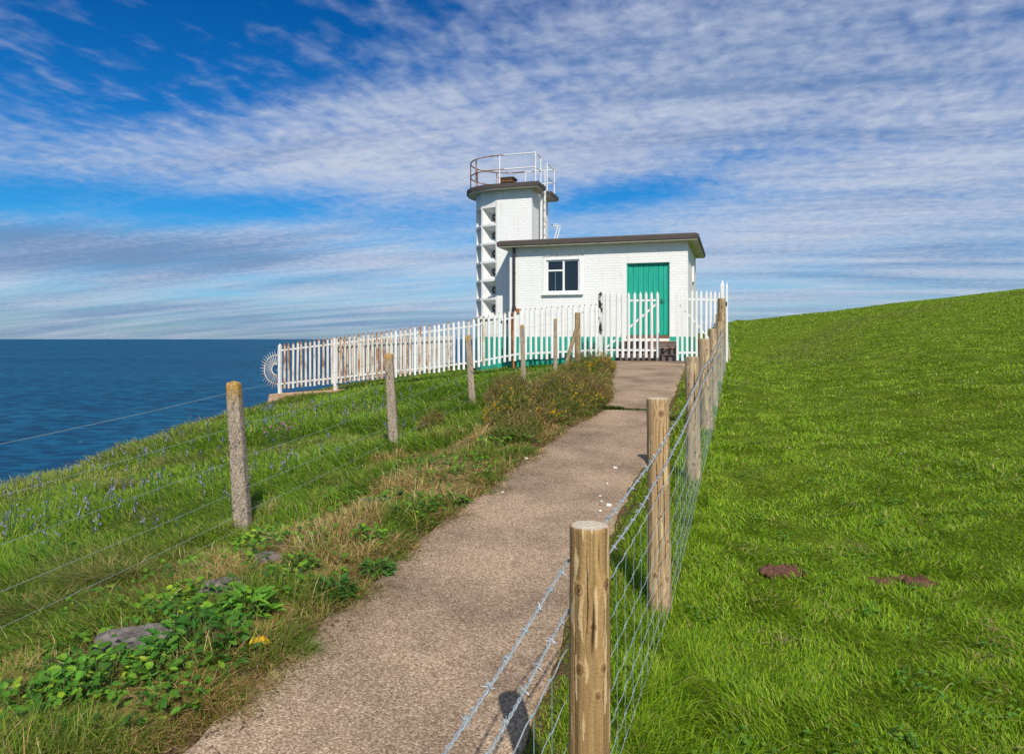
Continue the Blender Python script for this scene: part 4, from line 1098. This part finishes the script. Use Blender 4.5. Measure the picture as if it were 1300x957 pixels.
def bank():
    X, Y = sample(190000, 2.2, 26, 1.0, lambda d: np.full_like(d, -8.2), lambda d: xl(d) - 1.2)
    e = xl(Y) - X
    k = clear(X, Y) & (X > -1.15 * Y - 1.5); X, Y, e = X[k], Y[k], e[k]; n = len(X)
    cl = fbm(X * 1.3, Y * 1.3, 11, 3); dry = fbm(X * .9, Y * .9, 21, 3)
    h = (.05 + .15 * sstep(.3, .7, cl)) * RNG.uniform(.6, 1.3, n)
    h = h * (1 - .35 * sstep(14, 20, Y))
    w = np.maximum(.0048, .0011 * Y) * RNG.uniform(.7, 1.25, n)
    az = 3.6 + 2.5 * (fbm(X * .7, Y * .7, 3, 2) - .5) * 2 + RNG.normal(0, .9, n)
    col = pick([(.145, .275, .016), (.205, .345, .022), (.095, .19, .016), (.27, .36, .04), (.48, .40, .17)], n, [4, 4, 2, 1.6, .5])
    edge = sstep(-5.2, -7.2, X) * .6
    amt = np.clip(edge + .6 * sstep(.57, .74, dry) * (Y < 17), 0, .85) * (RNG.random(n) < .75)
    col = col + amt[:, None] * (pick([(.38, .29, .11), (.28, .25, .06), (.45, .36, .17)], n, [1, 1, 1]) - col)
    o = blades('bank_grass', X, Y, h, w, col, RNG.uniform(.3, 1.5, n), az, 3)
    tag(o, 'long green and straw coloured grass on the seaward bank', kind='stuff')
bank()

def verge():
    X, Y = sample(120000, 1.8, 18.3, 1.0, lambda d: xl(d) - 2.15, lambda d: xl(d) + .10)
    e = xl(Y) - X
    bare = fbm(X * 2.4, Y * 2.4, 33, 3)
    k = clear(X, Y) & ((bare > .36) | (RNG.random(len(X)) < .25)) & (e > -.02 + .16 * RNG.random(len(X)) ** 2 - .14 * (fbm(X * 3, Y * 3, 14, 2) - .3)); X, Y, e = X[k], Y[k], e[k]; n = len(X)
    dry = fbm(X * 1.5, Y * 1.5, 41, 3); cl = fbm(X * 3, Y * 3, 51, 3)
    h = (.025 + .15 * sstep(.38, .7, cl)) * RNG.uniform(.5, 1.3, n)
    w = np.maximum(.0036, .0011 * Y) * RNG.uniform(.6, 1.25, n)
    col = pick([(.15, .25, .022), (.21, .31, .03), (.10, .17, .02), (.28, .31, .05)], n, [3, 3, 2, 1.5])
    straw = pick([(.60, .42, .17), (.50, .33, .12), (.68, .54, .28), (.33, .20, .09)], n, [3, 3, 2, 1.6])
    amt = (RNG.random(n) < np.clip(.46 + 4. * (dry - .46), .12, .95)).astype(float)
    col = col + amt[:, None] * (straw - col) * RNG.uniform(.6, 1, (n, 1))
    az = RNG.uniform(0, 2 * PI, n)
    o = blades('verge_grass', X, Y, h, w, col, RNG.uniform(.2, 1.7, n), az, 3)
    tag(o, 'dry straw and green grass on the verge beside the path', kind='stuff')
    # tufts leaning over the crumbling edge of the path
    X, Y = sample(60000, 1.8, 16, 1.0, lambda d: xl(d) - .30, lambda d: xl(d) + .12)
    e = xl(Y) - X; cl = fbm(X * 5, Y * 5, 71, 3)
    k = clear(X, Y) & (cl > .42 + .9 * np.clip(.06 - e, 0, 1)); X, Y, cl = X[k], Y[k], cl[k]; n = len(X)
    col = pick([(.15, .25, .022), (.60, .42, .17), (.50, .33, .12), (.10, .17, .02), (.33, .20, .09)], n, [2.2, 2, 2, 1.4, 1.2])
    g = fbm(X * 2, Y * 2, 19, 2) > .60; col[g] = pick([(.15, .25, .022), (.21, .31, .03), (.10, .17, .02)], int(g.sum()), [2, 2, 1])
    o = blades('edge_grass', X, Y, (.02 + .22 * np.clip(cl - .4, 0, 1)) * RNG.uniform(.5, 1.4, n) + .015, np.maximum(.0034, .001 * Y), col, RNG.uniform(.4, 1.7, n), RNG.normal(0, 1.6, n), 3)
    tag(o, 'dry and green tufts hanging over the path edge', kind='stuff')
    # strip between path and wooden fence
    X, Y = sample(26000, 1.5, 19, 1.0, lambda d: xr(d) - .03, lambda d: fence_x(d) + .05)
    k = clear(X, Y) & ((fbm(X * 2, Y * 2, 3, 3) > .38)); X, Y = X[k], Y[k]; n = len(X)
    h = (.05 + .10 * fbm(X * 3, Y * 3, 5, 2)) * RNG.uniform(.5, 1.4, n) * sstep(-.02, .25, X - xr(Y)) + .02
    col = pick(GREENS + [(.30, .22, .09)], n, [4, 4, 2, 2, .7, .8])
    o = blades('fence_grass', X, Y, h, np.maximum(.004, .0011 * Y), col, RNG.uniform(.3, 1.3, n), None, 3)
    tag(o, 'rough grass strip under the wire fence', kind='stuff')
    # weeds in the joint across the path
    n = 1500; Y = 10.33 + RNG.normal(0, .035, n); tt = RNG.random(n); X = xl(10.35) + (xr(10.35) - xl(10.35)) * tt
    h = .02 + .06 * fbm(X * 6, Y * 0, 2, 2) * RNG.random(n) + .04 * (tt < .3)
    Z = np.array([PZ(a, b) for a, b in zip(X, Y)])
    o = blades('joint_weeds', X, Y, h, np.full(n, .013), pick([(.05, .10, .015), (.08, .14, .02)], n, [1, 1]), RNG.uniform(.3, 1.4, n), None, 2, Z=Z)
    tag(o, 'low weeds growing in the joint across the path', kind='stuff')
verge()

# ------------------------------------------------------------------ leafy plants, flowers, bushes
def on_stone(x, y): return any(math.hypot((x - a) / (rx * .85), (y - b) / (ry * 1.1)) < 1 for a, b, rx, ry in STONES)
class Tint:
    """faces with one colour each, gathered into one mesh"""
    def __init__(s): s.v = []; s.f = []; s.lt = []; s.c = []; s.n = 0
    def poly(s, pts, col):
        s.v += [tuple(p) for p in pts]; k = len(pts); s.f += list(range(s.n, s.n + k)); s.lt.append(k); s.c += [tuple(col)] * k; s.n += k
    def leaf(s, p, d, up, L, W, col, fold=.25, droop=.3, lobes=0):
        """a leaf blade: base point, direction, up; folded along the midrib, drooping to the tip"""
        p = np.array(p, float); d = np.array(d, float); d /= np.linalg.norm(d) + 1e-9
        sd = np.cross(d, up); sd /= np.linalg.norm(sd) + 1e-9; nu = np.cross(sd, d)
        ts = [0, .16, .38, .62, .84, 1.]; ws = [.06, .75, 1., .78, .4, 0]
        if lobes: ts = [0, .12, .22, .36, .46, .60, .70, .84, .9, 1.]; ws = [.05, .8, .5, 1., .58, .85, .45, .5, .25, 0]
        K = len(ts)
        mid = [p + d * L * t - nu * L * droop * t * t for t in ts]
        for sg in (-1, 1):
            ed = [m + sd * sg * W * w * .5 + nu * W * w * .5 * fold for m, w in zip(mid, ws)]
            i0 = s.n
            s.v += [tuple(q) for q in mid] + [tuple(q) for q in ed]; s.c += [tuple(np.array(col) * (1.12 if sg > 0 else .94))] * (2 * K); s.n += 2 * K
            for k in range(K - 1):
                a = [i0 + k, i0 + k + 1, i0 + K + k + 1, i0 + K + k]
                if sg > 0: a.reverse()
                s.f += a; s.lt.append(4)
    def build(s, name, mat, parent=None, smooth=False):
        return raw_mesh(name, np.array(s.v), np.array(s.f), np.array(s.lt), M[mat], np.array(s.c), parent, smooth=smooth)

def rosette(x, y, n, L, W, col, spread, hgt, lobes=0, rise=.6, pale=None, seed=0):
    rg = random.Random(seed); t = Tint(); z = Hs(x, y)
    n = int(n * 1.7); L *= .72; W *= .8; spread *= 1.12; hgt *= 1.05
    for i in range(n):
        a = rg.uniform(0, 2 * PI); r = spread * math.sqrt(rg.random()) * (.7 + .6 * snoise(math.cos(a) * 2.2 + seed, math.sin(a) * 2.2))
        px, py = x + r * math.cos(a), y + r * math.sin(a) * .8
        if on_stone(px, py): continue
        pz = Hs(px, py) + hgt * rg.uniform(.25, 1) * (1 - .5 * (r / (spread + 1e-6)) ** 2)
        a2 = a + rg.uniform(-.9, .9); d = (math.cos(a2), math.sin(a2), rg.uniform(-.35, rise + .45))
        c = np.array(col) * 1.7 * rg.uniform(.7, 1.3)
        if pale and rg.random() < .3: c = np.array(pale) * rg.uniform(.85, 1.15)
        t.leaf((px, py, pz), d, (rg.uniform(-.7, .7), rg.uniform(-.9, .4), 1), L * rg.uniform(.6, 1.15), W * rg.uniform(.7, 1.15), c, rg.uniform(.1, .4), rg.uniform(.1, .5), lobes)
        # stalk
        if hgt > .03:
            q = np.array([px, py, pz]); b0 = np.array([px - math.cos(a) * r * .15, py, Hs(px, py) - .01]); w = np.array([.0022, 0, 0])
            t.poly([b0 - w, b0 + w, q + w, q - w], np.array([.09, .13, .03]))
    return t

DK, MD, LT, YL = (.045, .125, .016), (.085, .20, .018), (.17, .33, .025), (.28, .40, .03)
plants = [  # px, py, leaves, length, width, colour, spread, height, lobes, label, pale
    (250, 830, 150, .085, .045, (.030, .095, .012), .22, .17, 1, 'dense dark green leafy clump beside the yellow leaf at the path edge', MD),
    (315, 785, 60, .12, .04, (.065, .16, .015), .12, .15, 1, 'bright green arching leafy plant just above the yellow leaf', LT),
    (425, 758, 90, .10, .022, (.028, .080, .014), .085, .10, 0, 'dark tufted rosette at the path edge with narrow leaves', DK),
    (478, 727, 50, .09, .025, (.035, .085, .015), .08, .06, 0, 'small dark rosette touching the path edge', MD),
    (165, 778, 80, .055, .05, (.10, .21, .02), .20, .07, 0, 'pale green round-leaved patch behind the flat grey slab', YL),
    (262, 716, 70, .06, .05, (.08, .18, .018), .16, .07, 0, 'light green broad-leaved patch below the lichen-topped post', LT),
    (330, 687, 60, .06, .05, (.09, .20, .02), .18, .08, 0, 'light green leaves at the foot of the lichen-topped post', YL),
    (30, 850, 60, .06, .05, (.055, .15, .015), .22, .09, 0, 'round-leaved plant in the near corner of the verge', LT),
    (205, 850, 60, .06, .045, (.06, .14, .016), .16, .10, 1, 'yellowish leafy plant under the dense dark clump', YL),
    (517, 655, 80, .07, .035, (.03, .085, .012), .14, .09, 1, 'dark green bushy weed on the verge below the small stone', MD),
    (490, 612, 80, .07, .035, (.035, .09, .014), .18, .09, 1, 'spreading dark green weed above the small stone', MD),
    (400, 705, 60, .05, .03, (.07, .15, .02), .16, .06, 0, 'low light green weed halfway along the verge', LT),
    (612, 545, 90, .09, .04, (.03, .085, .012), .25, .14, 1, 'dark leafy weed at the seaward side of the gorse', DK),
    (105, 845, 70, .05, .03, (.035, .085, .015), .20, .07, 1, 'low dark weed in front of the flat grey slab', MD),
    (215, 800, 80, .06, .045, (.045, .125, .014), .20, .12, 1, 'fresh green leafy growth joining the slab to the dark clump', LT),
    (375, 722, 60, .06, .03, (.05, .12, .015), .13, .08, 1, 'ragged green weed above the dark tufted rosette', LT),
    (235, 755, 80, .055, .05, (.085, .19, .018), .17, .07, 0, 'pale leafy patch between the flat slab and the layered stone', YL),
    (575, 640, 60, .06, .03, (.045, .11, .014), .13, .09, 1, 'green weed close to the path edge where the verge narrows', MD),
    (430, 632, 70, .06, .035, (.045, .12, .015), .18, .09, 1, 'leafy green patch on the verge seaward of the litter-covered stone', LT),
    (120, 870, 110, .065, .045, (.05, .135, .015), .24, .12, 1, 'lush leafy clump in the nearest part of the verge', LT),
    (30, 905, 90, .065, .045, (.06, .15, .016), .24, .12, 1, 'bright leafy plant at the very front left of the verge', YL),
    (60, 712, 90, .11, .02, (.035, .10, .014), .25, .12, 0, 'spiky green plant under the lowest wires on the bank', MD),
]
for i, (px, py, n, L, W, col, sp, hg, lb, lab, pale) in enumerate(plants):
    x, y = on_ground(px, py)
    o = rosette(x, y, n, L, W, col, sp, hg, lb, .7, pale, i).build('leafy_plant', 'leaf', None, True)
    tag(o, lab, 'plant', 'leafy weeds on the verge')

def ivy_cover():
    t = Tint(); rg = random.Random(77)
    for px, py, n, r in [(340, 700, 90, .2), (395, 690, 70, .2), (430, 640, 80, .25), (500, 640, 80, .2), (545, 655, 60, .15), (250, 770, 90, .25), (170, 840, 35, .25), (60, 855, 45, .3), (120, 780, 30, .25), (600, 600, 70, .25), (640, 565, 80, .3), (470, 690, 60, .15), (520, 600, 80, .3), (40, 900, 90, .3), (150, 905, 90, .3), (250, 890, 70, .2), (350, 690, 40, .25), (130, 800, 50, .3), (390, 735, 40, .25), (540, 640, 40, .25), (560, 610, 40, .3), (440, 660, 30, .3), (590, 590, 40, .3), (300, 730, 30, .2), (80, 800, 40, .3), (660, 570, 30, .3), (10, 790, 40, .3), (350,760,20,.2), (700,535,30,.25), (270, 780, 60, .2), (210, 740, 40, .25), (560, 670, 30, .15)]:
        x, y = on_ground(px, py)
        for i in range(n):
            a = rg.uniform(0, 2 * PI); q = r * math.sqrt(rg.random()); X_, Y_ = x + q * math.cos(a), y + q * math.sin(a)
            if X_ > xl(Y_) - .05 or on_stone(X_, Y_): continue
            a2 = rg.uniform(0, 2 * PI)
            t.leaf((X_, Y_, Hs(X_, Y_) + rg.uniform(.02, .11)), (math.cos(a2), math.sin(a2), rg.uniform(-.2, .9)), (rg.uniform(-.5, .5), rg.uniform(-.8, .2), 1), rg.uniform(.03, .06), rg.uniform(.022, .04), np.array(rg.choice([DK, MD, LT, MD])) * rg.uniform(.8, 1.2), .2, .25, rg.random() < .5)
    tag(t.build('ground_cover_leaves', 'leaf', None, True), 'small scattered leaves creeping through the verge grass', kind='stuff')
ivy_cover()

def bluebells():
    t = Tint(); rg = random.Random(9); cnt = 0
    spots = [(70, 670, .9, 40), (150, 660, .6, 25), (225, 590, .9, 34), (270, 560, 1.2, 40), (240, 620, .7, 22), (385, 535, .5, 22), (440, 545, .5, 14), (450, 530, .35, 18), (320, 605, .5, 10), (325, 625, .25, 8), (365, 605, .2, 6), (120, 610, 1., 26), (50, 632, .7, 16), (30, 690, .5, 16), (180, 640, .6, 18), (305, 640, .3, 6), (510, 560, .3, 6), (300, 540, .8, 20), (100, 690, .5, 16), (200, 690, .4, 8), (400, 520, .7, 16), (470, 515, .6, 12), (340, 530, .6, 16), (520, 520, .5, 8), (430, 575, .5, 10), (560, 505, .5, 8)]
    for px, py, r, n in spots:
        x, y = on_ground(px, py)
        for i in range(int(n * .55)):
            X_ = x + rg.gauss(0, r * .6); Y_ = y + rg.gauss(0, r * .8)
            if X_ > xl(Y_) - 1.3 or X_ < -7.3: continue
            z = Hs(X_, Y_); hh = rg.uniform(.2, .33); lx = rg.uniform(-.06, .06); s = .0016 + .0002 * Y_
            top = np.array([X_ + lx, Y_, z + hh]); w = np.array([s, 0, 0])
            t.poly([(X_ - s, Y_, z), (X_ + s, Y_, z), top + w, top - w], (.05, .10, .03))
            col = np.array(rg.choice([(.19, .17, .46), (.25, .21, .50), (.31, .27, .53), (.36, .29, .50)])) * rg.uniform(.8, 1.15)
            for k in range(rg.randint(4, 8)):
                a = rg.uniform(0, 6.28); b = top + np.array([math.cos(a) * .014, math.sin(a) * .014, -.016 * k]); q = .008 + .0004 * Y_
                e = b + np.array([math.cos(a) * q, math.sin(a) * q, -q * 1.7])
                t.poly([b, e + (math.sin(a) * q * .6, -math.cos(a) * q * .6, 0), e + (0, 0, -q * .4), e - (math.sin(a) * q * .6, -math.cos(a) * q * .6, 0)], col)
    tag(t.build('bluebells', 'petal'), 'bluebells scattered through the grass of the seaward bank', kind='stuff')
bluebells()
def thrift():
    x, y = on_ground(362, 563); t = Tint(); rg = random.Random(4)
    for i in range(26):
        X_ = x + rg.gauss(0, .14); Y_ = y + rg.gauss(0, .12); z = Hs(X_, Y_); hh = rg.uniform(.2, .3)
        t.poly([(X_ - .003, Y_, z), (X_ + .003, Y_, z), (X_ + .003, Y_, z + hh), (X_ - .003, Y_, z + hh)], (.06, .10, .03))
        for k in range(9):
            a = k * 2.4; e = rg.uniform(-.3, 1.2); d = np.array([math.cos(a) * math.cos(e), math.sin(a) * math.cos(e), math.sin(e)]); c = np.array([X_, Y_, z + hh]); s = np.cross(d, [.3, .2, 1]); s /= np.linalg.norm(s)
            t.poly([c, c + d * .018 + s * .009, c + d * .024, c + d * .018 - s * .009], np.array([.62, .26, .48]) * rg.uniform(.85, 1.15))
    tag(t.build('pink_flowers', 'petal'), 'small clump of pink flowers on the grassy bank', 'flowers')
thrift()
def buttercups():
    rg = random.Random(14); t = Tint()
    for i in range(60):
        d = rg.uniform(6, 26); x = fence_x(d) + rg.uniform(.5, .3 * d + 1); z = Hs(x, d); q = .010 + .0007 * d
        c = rg.choice([(.8, .7, .1), (.8, .8, .75), (.75, .72, .5)])
        for k in range(5):
            a = k * 1.257; t.poly([(x, d, z + .06), (x + math.cos(a - .4) * q, d + math.sin(a - .4) * q, z + .066), (x + math.cos(a + .4) * q, d + math.sin(a + .4) * q, z + .066)], c)
    tag(t.build('daisies', 'petal'), 'tiny white and yellow flowers dotted over the pasture', kind='stuff')
buttercups()

def pasture_weeds():
    t = Tint(); rg = random.Random(88)
    for i in range(230):
        d = 1.6 * (14 / 1.6) ** rg.random(); x = fence_x(d) + .2 + rg.random() * (.62 * d + 1); r = rg.uniform(.05, .18); kind = rg.random()
        for k in range(rg.randint(6, 22)):
            a = rg.uniform(0, 6.28); q = r * math.sqrt(rg.random()); X_, Y_ = x + q * math.cos(a), d + q * math.sin(a)
            if X_ < xr(Y_) + .1: continue
            z = Hs(X_, Y_) + rg.uniform(.02, .055); a2 = rg.uniform(0, 6.28)
            if kind < .55:
                col = np.array(rg.choice([(.07, .17, .02), (.10, .22, .025), (.14, .27, .03)])); t.leaf((X_, Y_, z), (math.cos(a2), math.sin(a2), rg.uniform(0, .5)), (0, -.3, 1), rg.uniform(.018, .034), rg.uniform(.014, .024), col, .2, .2)
            else:
                col = np.array(rg.choice([(.50, .38, .17), (.40, .28, .11), (.30, .20, .09)])) ; t.leaf((X_, Y_, z), (math.cos(a2), math.sin(a2), rg.uniform(-.1, .3)), (0, 0, 1), rg.uniform(.05, .11), .004, col, .1, .2)
    tag(t.build('pasture_weeds', 'leaf'), 'clover leaves and dead straw mixed in the pasture turf', kind='stuff')
pasture_weeds()

def gorse(name, cx, cy, rx, ry, hgt, n, seed, label, flowers=True, rot=.32, brown=.45):
    root = empty(name, (cx, cy, Hs(cx, cy))); tag(root, label, 'bush')
    rg = random.Random(seed); nr = np.random.default_rng(seed)
    fol = Tint(); flo = Tint(); O = np.array(root.location)
    cr, sr = math.cos(rot), math.sin(rot)
    for i in range(n):
        # sprig position in an uneven mound
        a = rg.uniform(0, 2 * PI); q = math.sqrt(rg.random())
        lx, ly = q * math.cos(a), q * math.sin(a)
        x = cx + lx * rx * cr + ly * ry * sr; y = cy - lx * rx * sr + ly * ry * cr
        dome = math.sqrt(max(0, 1 - q * q * .92)) * hgt * (.45 + .95 * snoise(x * 2.6, y * 2.6, seed)) * (.7 + .6 * snoise(x * 7, y * 7, seed + 2))
        lvl = rg.uniform(.35, 1.) if rg.random() < .75 else rg.uniform(.05, .5)
        z = Hs(x, y) + dome * lvl + (rg.uniform(.03, .12) if rg.random() < .05 else 0)
        if x > xl(y) + .12: continue
        patch = snoise(x * 3.1, y * 3.1, seed + 4)
        top = lvl > .6
        br = rg.random() < (brown + .7 * (patch - .5) + (.18 if ly > 0 else -.12))
        col = np.array(rg.choice([(.36, .25, .10), (.26, .17, .065), (.44, .32, .14)] if br else [(.13, .18, .028), (.19, .23, .036), (.10, .17, .03), (.24, .26, .05)])) * rg.uniform(.75, 1.25)
        ax = np.array([lx * .8 + rg.gauss(0, .45), ly * .8 + rg.gauss(0, .45), rg.uniform(.3, 1.2)]); ax /= np.linalg.norm(ax)
        L = rg.uniform(.035, .085); p0 = np.array([x, y, z]) - O
        s1 = np.cross(ax, [.2, .5, .9]); s1 /= np.linalg.norm(s1); s2 = np.cross(ax, s1)
        w = .0035
        fol.poly([p0 - s1 * w - ax * .04, p0 + s1 * w - ax * .04, p0 + ax * L], col * .8)
        for k in range(11):
            t = k / 11; b = p0 + ax * L * t; an = k * 2.4; dr = (s1 * math.cos(an) + s2 * math.sin(an)) * .8 + ax * .6
            dr /= np.linalg.norm(dr); l = rg.uniform(.012, .026) * (1.1 - .5 * t); sw = np.cross(dr, ax); sw = sw / (np.linalg.norm(sw) + 1e-9) * .0046
            fol.poly([b - sw, b + sw, b + dr * l], col)
        if flowers and top and not br and rg.random() < (.035 + 1.25 * max(0, snoise(x * 4.2, y * 4.2, seed + 9) - .55)) * (.35 if seed == 26 else 1) * (1.25 if ly < .1 else .6):
            for k in range(rg.randint(3, 7)):
                b = p0 + ax * L * rg.uniform(.3, 1.05) + np.array([rg.gauss(0, .008) for _ in range(3)])
                d = np.array([rg.gauss(0, 1), rg.gauss(-.5, 1), rg.gauss(.6, .7)]); d /= np.linalg.norm(d); s = np.cross(d, [.1, .3, 1]); s /= np.linalg.norm(s); uu = np.cross(s, d)
                c = np.array(rg.choice([(.85, .55, .012), (.88, .62, .02), (.78, .45, .01)])); q_ = rg.uniform(.010, .016)
                flo.poly([b, b + d * q_ + s * q_ * .6, b + d * q_ * 1.5, b + d * q_ - s * q_ * .6], c); flo.poly([b, b + d * q_ + uu * q_ * .6, b + d * q_ * 1.4, b + d * q_ - uu * q_ * .4], c)
    for i in range(max(6, int(26 * rx * ry))):
        a = rg.uniform(0, 2 * PI); q = math.sqrt(rg.random()) * .85; lx, ly = q * math.cos(a), q * math.sin(a)
        x = cx + lx * rx * cr + ly * ry * sr; y = cy - lx * rx * sr + ly * ry * cr
        h2 = math.sqrt(1 - q * q) * hgt * .8; p = np.array([x, y, Hs(x, y)]) - O
        st = MB(); st.tube([p - (0, 0, .03), p + (lx * .08, ly * .08, h2 * .5), p + (lx * .2 + rg.uniform(-.05, .05), ly * .2, h2)], [.009, .006, .003], 5); st.build('stem', M['stem_brown'], root)
    fol.build('foliage', 'leaf', root)
    if flo.n: flo.build('flowers', 'petal', root)
gx, gy = 1.02, 11.2
gorse('gorse_bush', .62, 10.6, .78, 1.95, .42, 9000, 21, 'wide low gorse bush with yellow flowers spilling onto the path edge', True, .36)
gorse('gorse_bush', 1.62, 15.6, .62, 1.6, .34, 3600, 24, 'farther gorse mound next to the path below the gate post', True, .3, .35)
x, y = on_ground(668, 556)
gorse('gorse_bush', x - .12, y, .30, .42, .20, 900, 26, 'low green gorse sprawl trailing from the wide bush towards the near verge', False, .36, .3)
x, y = on_ground(655, 512)
gorse('gorse_bush', x - .1, y + .1, .42, .5, .46, 2200, 22, 'brown upright gorse clump between two concrete posts', False, .3, .85)
x, y = on_ground(548, 546)
gorse('gorse_bush', x, y, .20, .18, .20, 420, 23, 'small brown gorse tuft on the open verge', False, .3, .8)

def tussock(px, py, n, L, label, seed, rad=.25):
    x, y = on_ground(px, py); rg = np.random.default_rng(seed)
    a = rg.uniform(0, 2 * PI, n); r = rad * np.sqrt(rg.random(n)); X = x + r * np.cos(a) * 1.6; Y = y + r * np.sin(a) * .7
    h = L * rg.uniform(.6, 1.15, n); col = np.array([(.20, .28, .04), (.30, .30, .08), (.48, .36, .16), (.13, .22, .03)])[rg.choice(4, n, p=[.3, .25, .25, .2])] * rg.uniform(.8, 1.2, (n, 1))
    o = blades('grass_tussock', X, Y, h, np.full(n, .0042), col, rg.uniform(.5, 1.7, n), np.where(rg.random(n) < .5, rg.normal(4.1, .8, n), a + rg.normal(0, .6, n)), 3)
    tag(o, label, 'tussock')
tussock(135, 745, 1300, .24, 'drooping tawny grass tussock beneath the lower wires', 61, .15)
tussock(45, 785, 900, .21, 'shaggy dry-topped tussock at the left edge of the verge', 62, .14)
tussock(150, 622, 500, .22, 'round golden green tussock out on the bank among bluebells', 63, .16)

# ------------------------------------------------------------------ stones, soil, pebbles, litter
def rock(name, x, y, rx, ry, rz, seed, mat, rot=0., sink=.4):
    n_, m_ = (72, 40) if mat == 'soil' else (40, 22); V = []; rg = seed * 3.7
    for j in range(m_ + 1):
        ph = PI * j / m_
        for i in range(n_):
            th = 2 * PI * i / n_; d = np.array([math.cos(th) * math.sin(ph), math.sin(th) * math.sin(ph), math.cos(ph)]); V.append(d)
    V = np.array(V); q = 1 + .55 * (fbm(V[:, 0] * 1.5 + rg, V[:, 1] * 1.5, V[:, 2] * 1.5 + rg, 4) - .5)
    if mat == 'soil':
        rad = 1 + 1.1 * (fbm(V[:, 0] * 2.2 + rg, V[:, 1] * 2.2, 0, 3) - .5); q = q * rad
    V = np.sign(V) * np.abs(V) ** .62 * q[:, None] * np.array([rx, ry, rz])
    V[:,2] += rz*(2.4 if mat == 'soil' else .9)*(fbm(V[:,0]*(60 if mat == 'soil' else 26)+rg,V[:,1]*(60 if mat == 'soil' else 40),0,4)-.5)
    f = []
    for j in range(m_):
        for i in range(n_): a = j * n_ + i; b = j * n_ + (i + 1) % n_; f += [a, a + n_, b + n_, b]
    o = raw_mesh(name, V, np.array(f), np.full(len(f) // 4, 4), M[mat], None, None, True)
    o.location = (x, y, Hs(x, y) + rz * (1 - sink) - rz * .4); o.rotation_euler = (.05, .05, rot); return o
labs = ['flat grey slab of rock half buried in the verge behind the dark leafy clump', 'dark layered stone in the verge right of the flat slab', 'small rough stone near the foot of the lichen-topped post', 'grey stone with dry litter on it farther along the verge']
for i, (x, y, rx, ry) in enumerate(STONES):
    o = rock('rock', x, y, rx, ry, (.036, .042, .03, .03)[i], i + 1, 'stone', .35); tag(o, labs[i], 'rock', 'stones in the verge')
labs = ['bare brown earth patch nearest the wooden fence in the pasture', 'crumbly brown earth patch farther right in the pasture', 'thin bare soil scrape joined to the left of the crumbly patch', 'small dry scrape in the grass close to the right frame edge']
for i, (x, y, r) in enumerate(MOLES):
    t = rock('molehill', x, y, r * 1.25, r * .95, .022, i + 9, 'soil', .2, .5); tag(t, labs[i], 'molehill', 'bare earth in the pasture')
labs = ['largest white pebble beside the path edge near the wires', 'small white pebble just left of the biggest one', 'flat white chip a little up the path', 'white pebble nearer the near wooden post', 'lone white stone in the middle of the path', 'pale stone at the left edge of the path by the gorse', 'tiny white chip beyond the biggest pebble', 'flat pale fleck farther up near the second post', 'tiny white speck right of the lone stone']
for i, (px, py, r) in enumerate([(773, 642, .022), (764, 637, .013), (762, 630, .012), (762, 649, .013), (638, 625, .012), (668, 582, .018), (771, 614, .010), (781, 594, .02), (700, 640, .006)]):
    a = (px - 650) / F; d = 4.0
    for _ in range(30): d = (EYE - PZ(a * d, d)) * F / (py - 430)
    o = rock('pebble', a * d, d, r, r * .8, r * .55, i + 20, 'pebble_white', i * 1.3); o.location[2] = PZ(a * d, d) + r * .25; tag(o, labs[i], 'pebble', 'pale pebbles on the path')

def yellow_leaf():
    x, y = on_ground(328, 828); z = Hs(x, y); t = Tint(); rg = random.Random(3)
    for a, L in ((.2, .055), (1.3, .05), (2.3, .05), (3.4, .045), (4.3, .05), (5.3, .055)):
        t.leaf((x, y, z + .05), (math.cos(a), math.sin(a), rg.uniform(-.2, .6)), (0, -.6, 1), L, .05, np.array([.80, .50, .01]) * rg.uniform(.85, 1.1), rg.uniform(.1, .5), .4, 0)
    t.leaf((x, y, z + .0), (-.3, .2, 1), (0, -1, .2), .06, .006, (.3, .25, .05))
    tag(t.build('yellow_leaf', 'petal', None, True), 'crumpled bright yellow leaf lying where the verge meets the path', 'leaf')
yellow_leaf()

def litter():
    b = MB(); rg = random.Random(31)
    for i in range(900):
        d = rg.uniform(2.2, 14); e = abs(rg.gauss(0, .25)) - .05 if rg.random() < .6 else rg.uniform(0, 1.9)
        x = xl(d) - e; a = rg.uniform(0, PI); L = rg.uniform(.03, .14); z = Hs(x, d, False) + .012
        p = np.array([x, d, z]); q = p + np.array([math.cos(a) * L, math.sin(a) * L * .8, rg.uniform(-.01, .03)]); m = (p + q) / 2 + np.array([rg.uniform(-.01, .01), 0, .012])
        b.tube([p, m, q], [.0014, .0018, .0008], 4)
    tag(b.build('dead_twigs', M['stem_brown']), 'dry brown twigs and stalks littering the verge', kind='stuff')
    t = Tint()
    for i in range(9000):
        d = rg.uniform(2.0, 16); e = rg.gauss(.05, .10); x = xl(d) - e; z = PZ(max(x, xl(d)), d) + .010 + max(0, e) * .1
        a = rg.uniform(0, 6.28); L = rg.uniform(.01, .045); w = .0035
        dx, dy = math.cos(a) * L, math.sin(a) * L; c = np.array(rg.choice([(.20, .12, .06), (.30, .2, .09), (.12, .07, .04)]))
        t.poly([(x, d, z), (x + dx - dy * .2, d + dy + dx * .2, z + .006), (x + dx, d + dy, z + .004)], c)
    tag(t.build('leaf_litter', 'petal'), 'brown crumbs of dead grass along the path edge', kind='stuff')
litter()

bpy.context.view_layer.update()
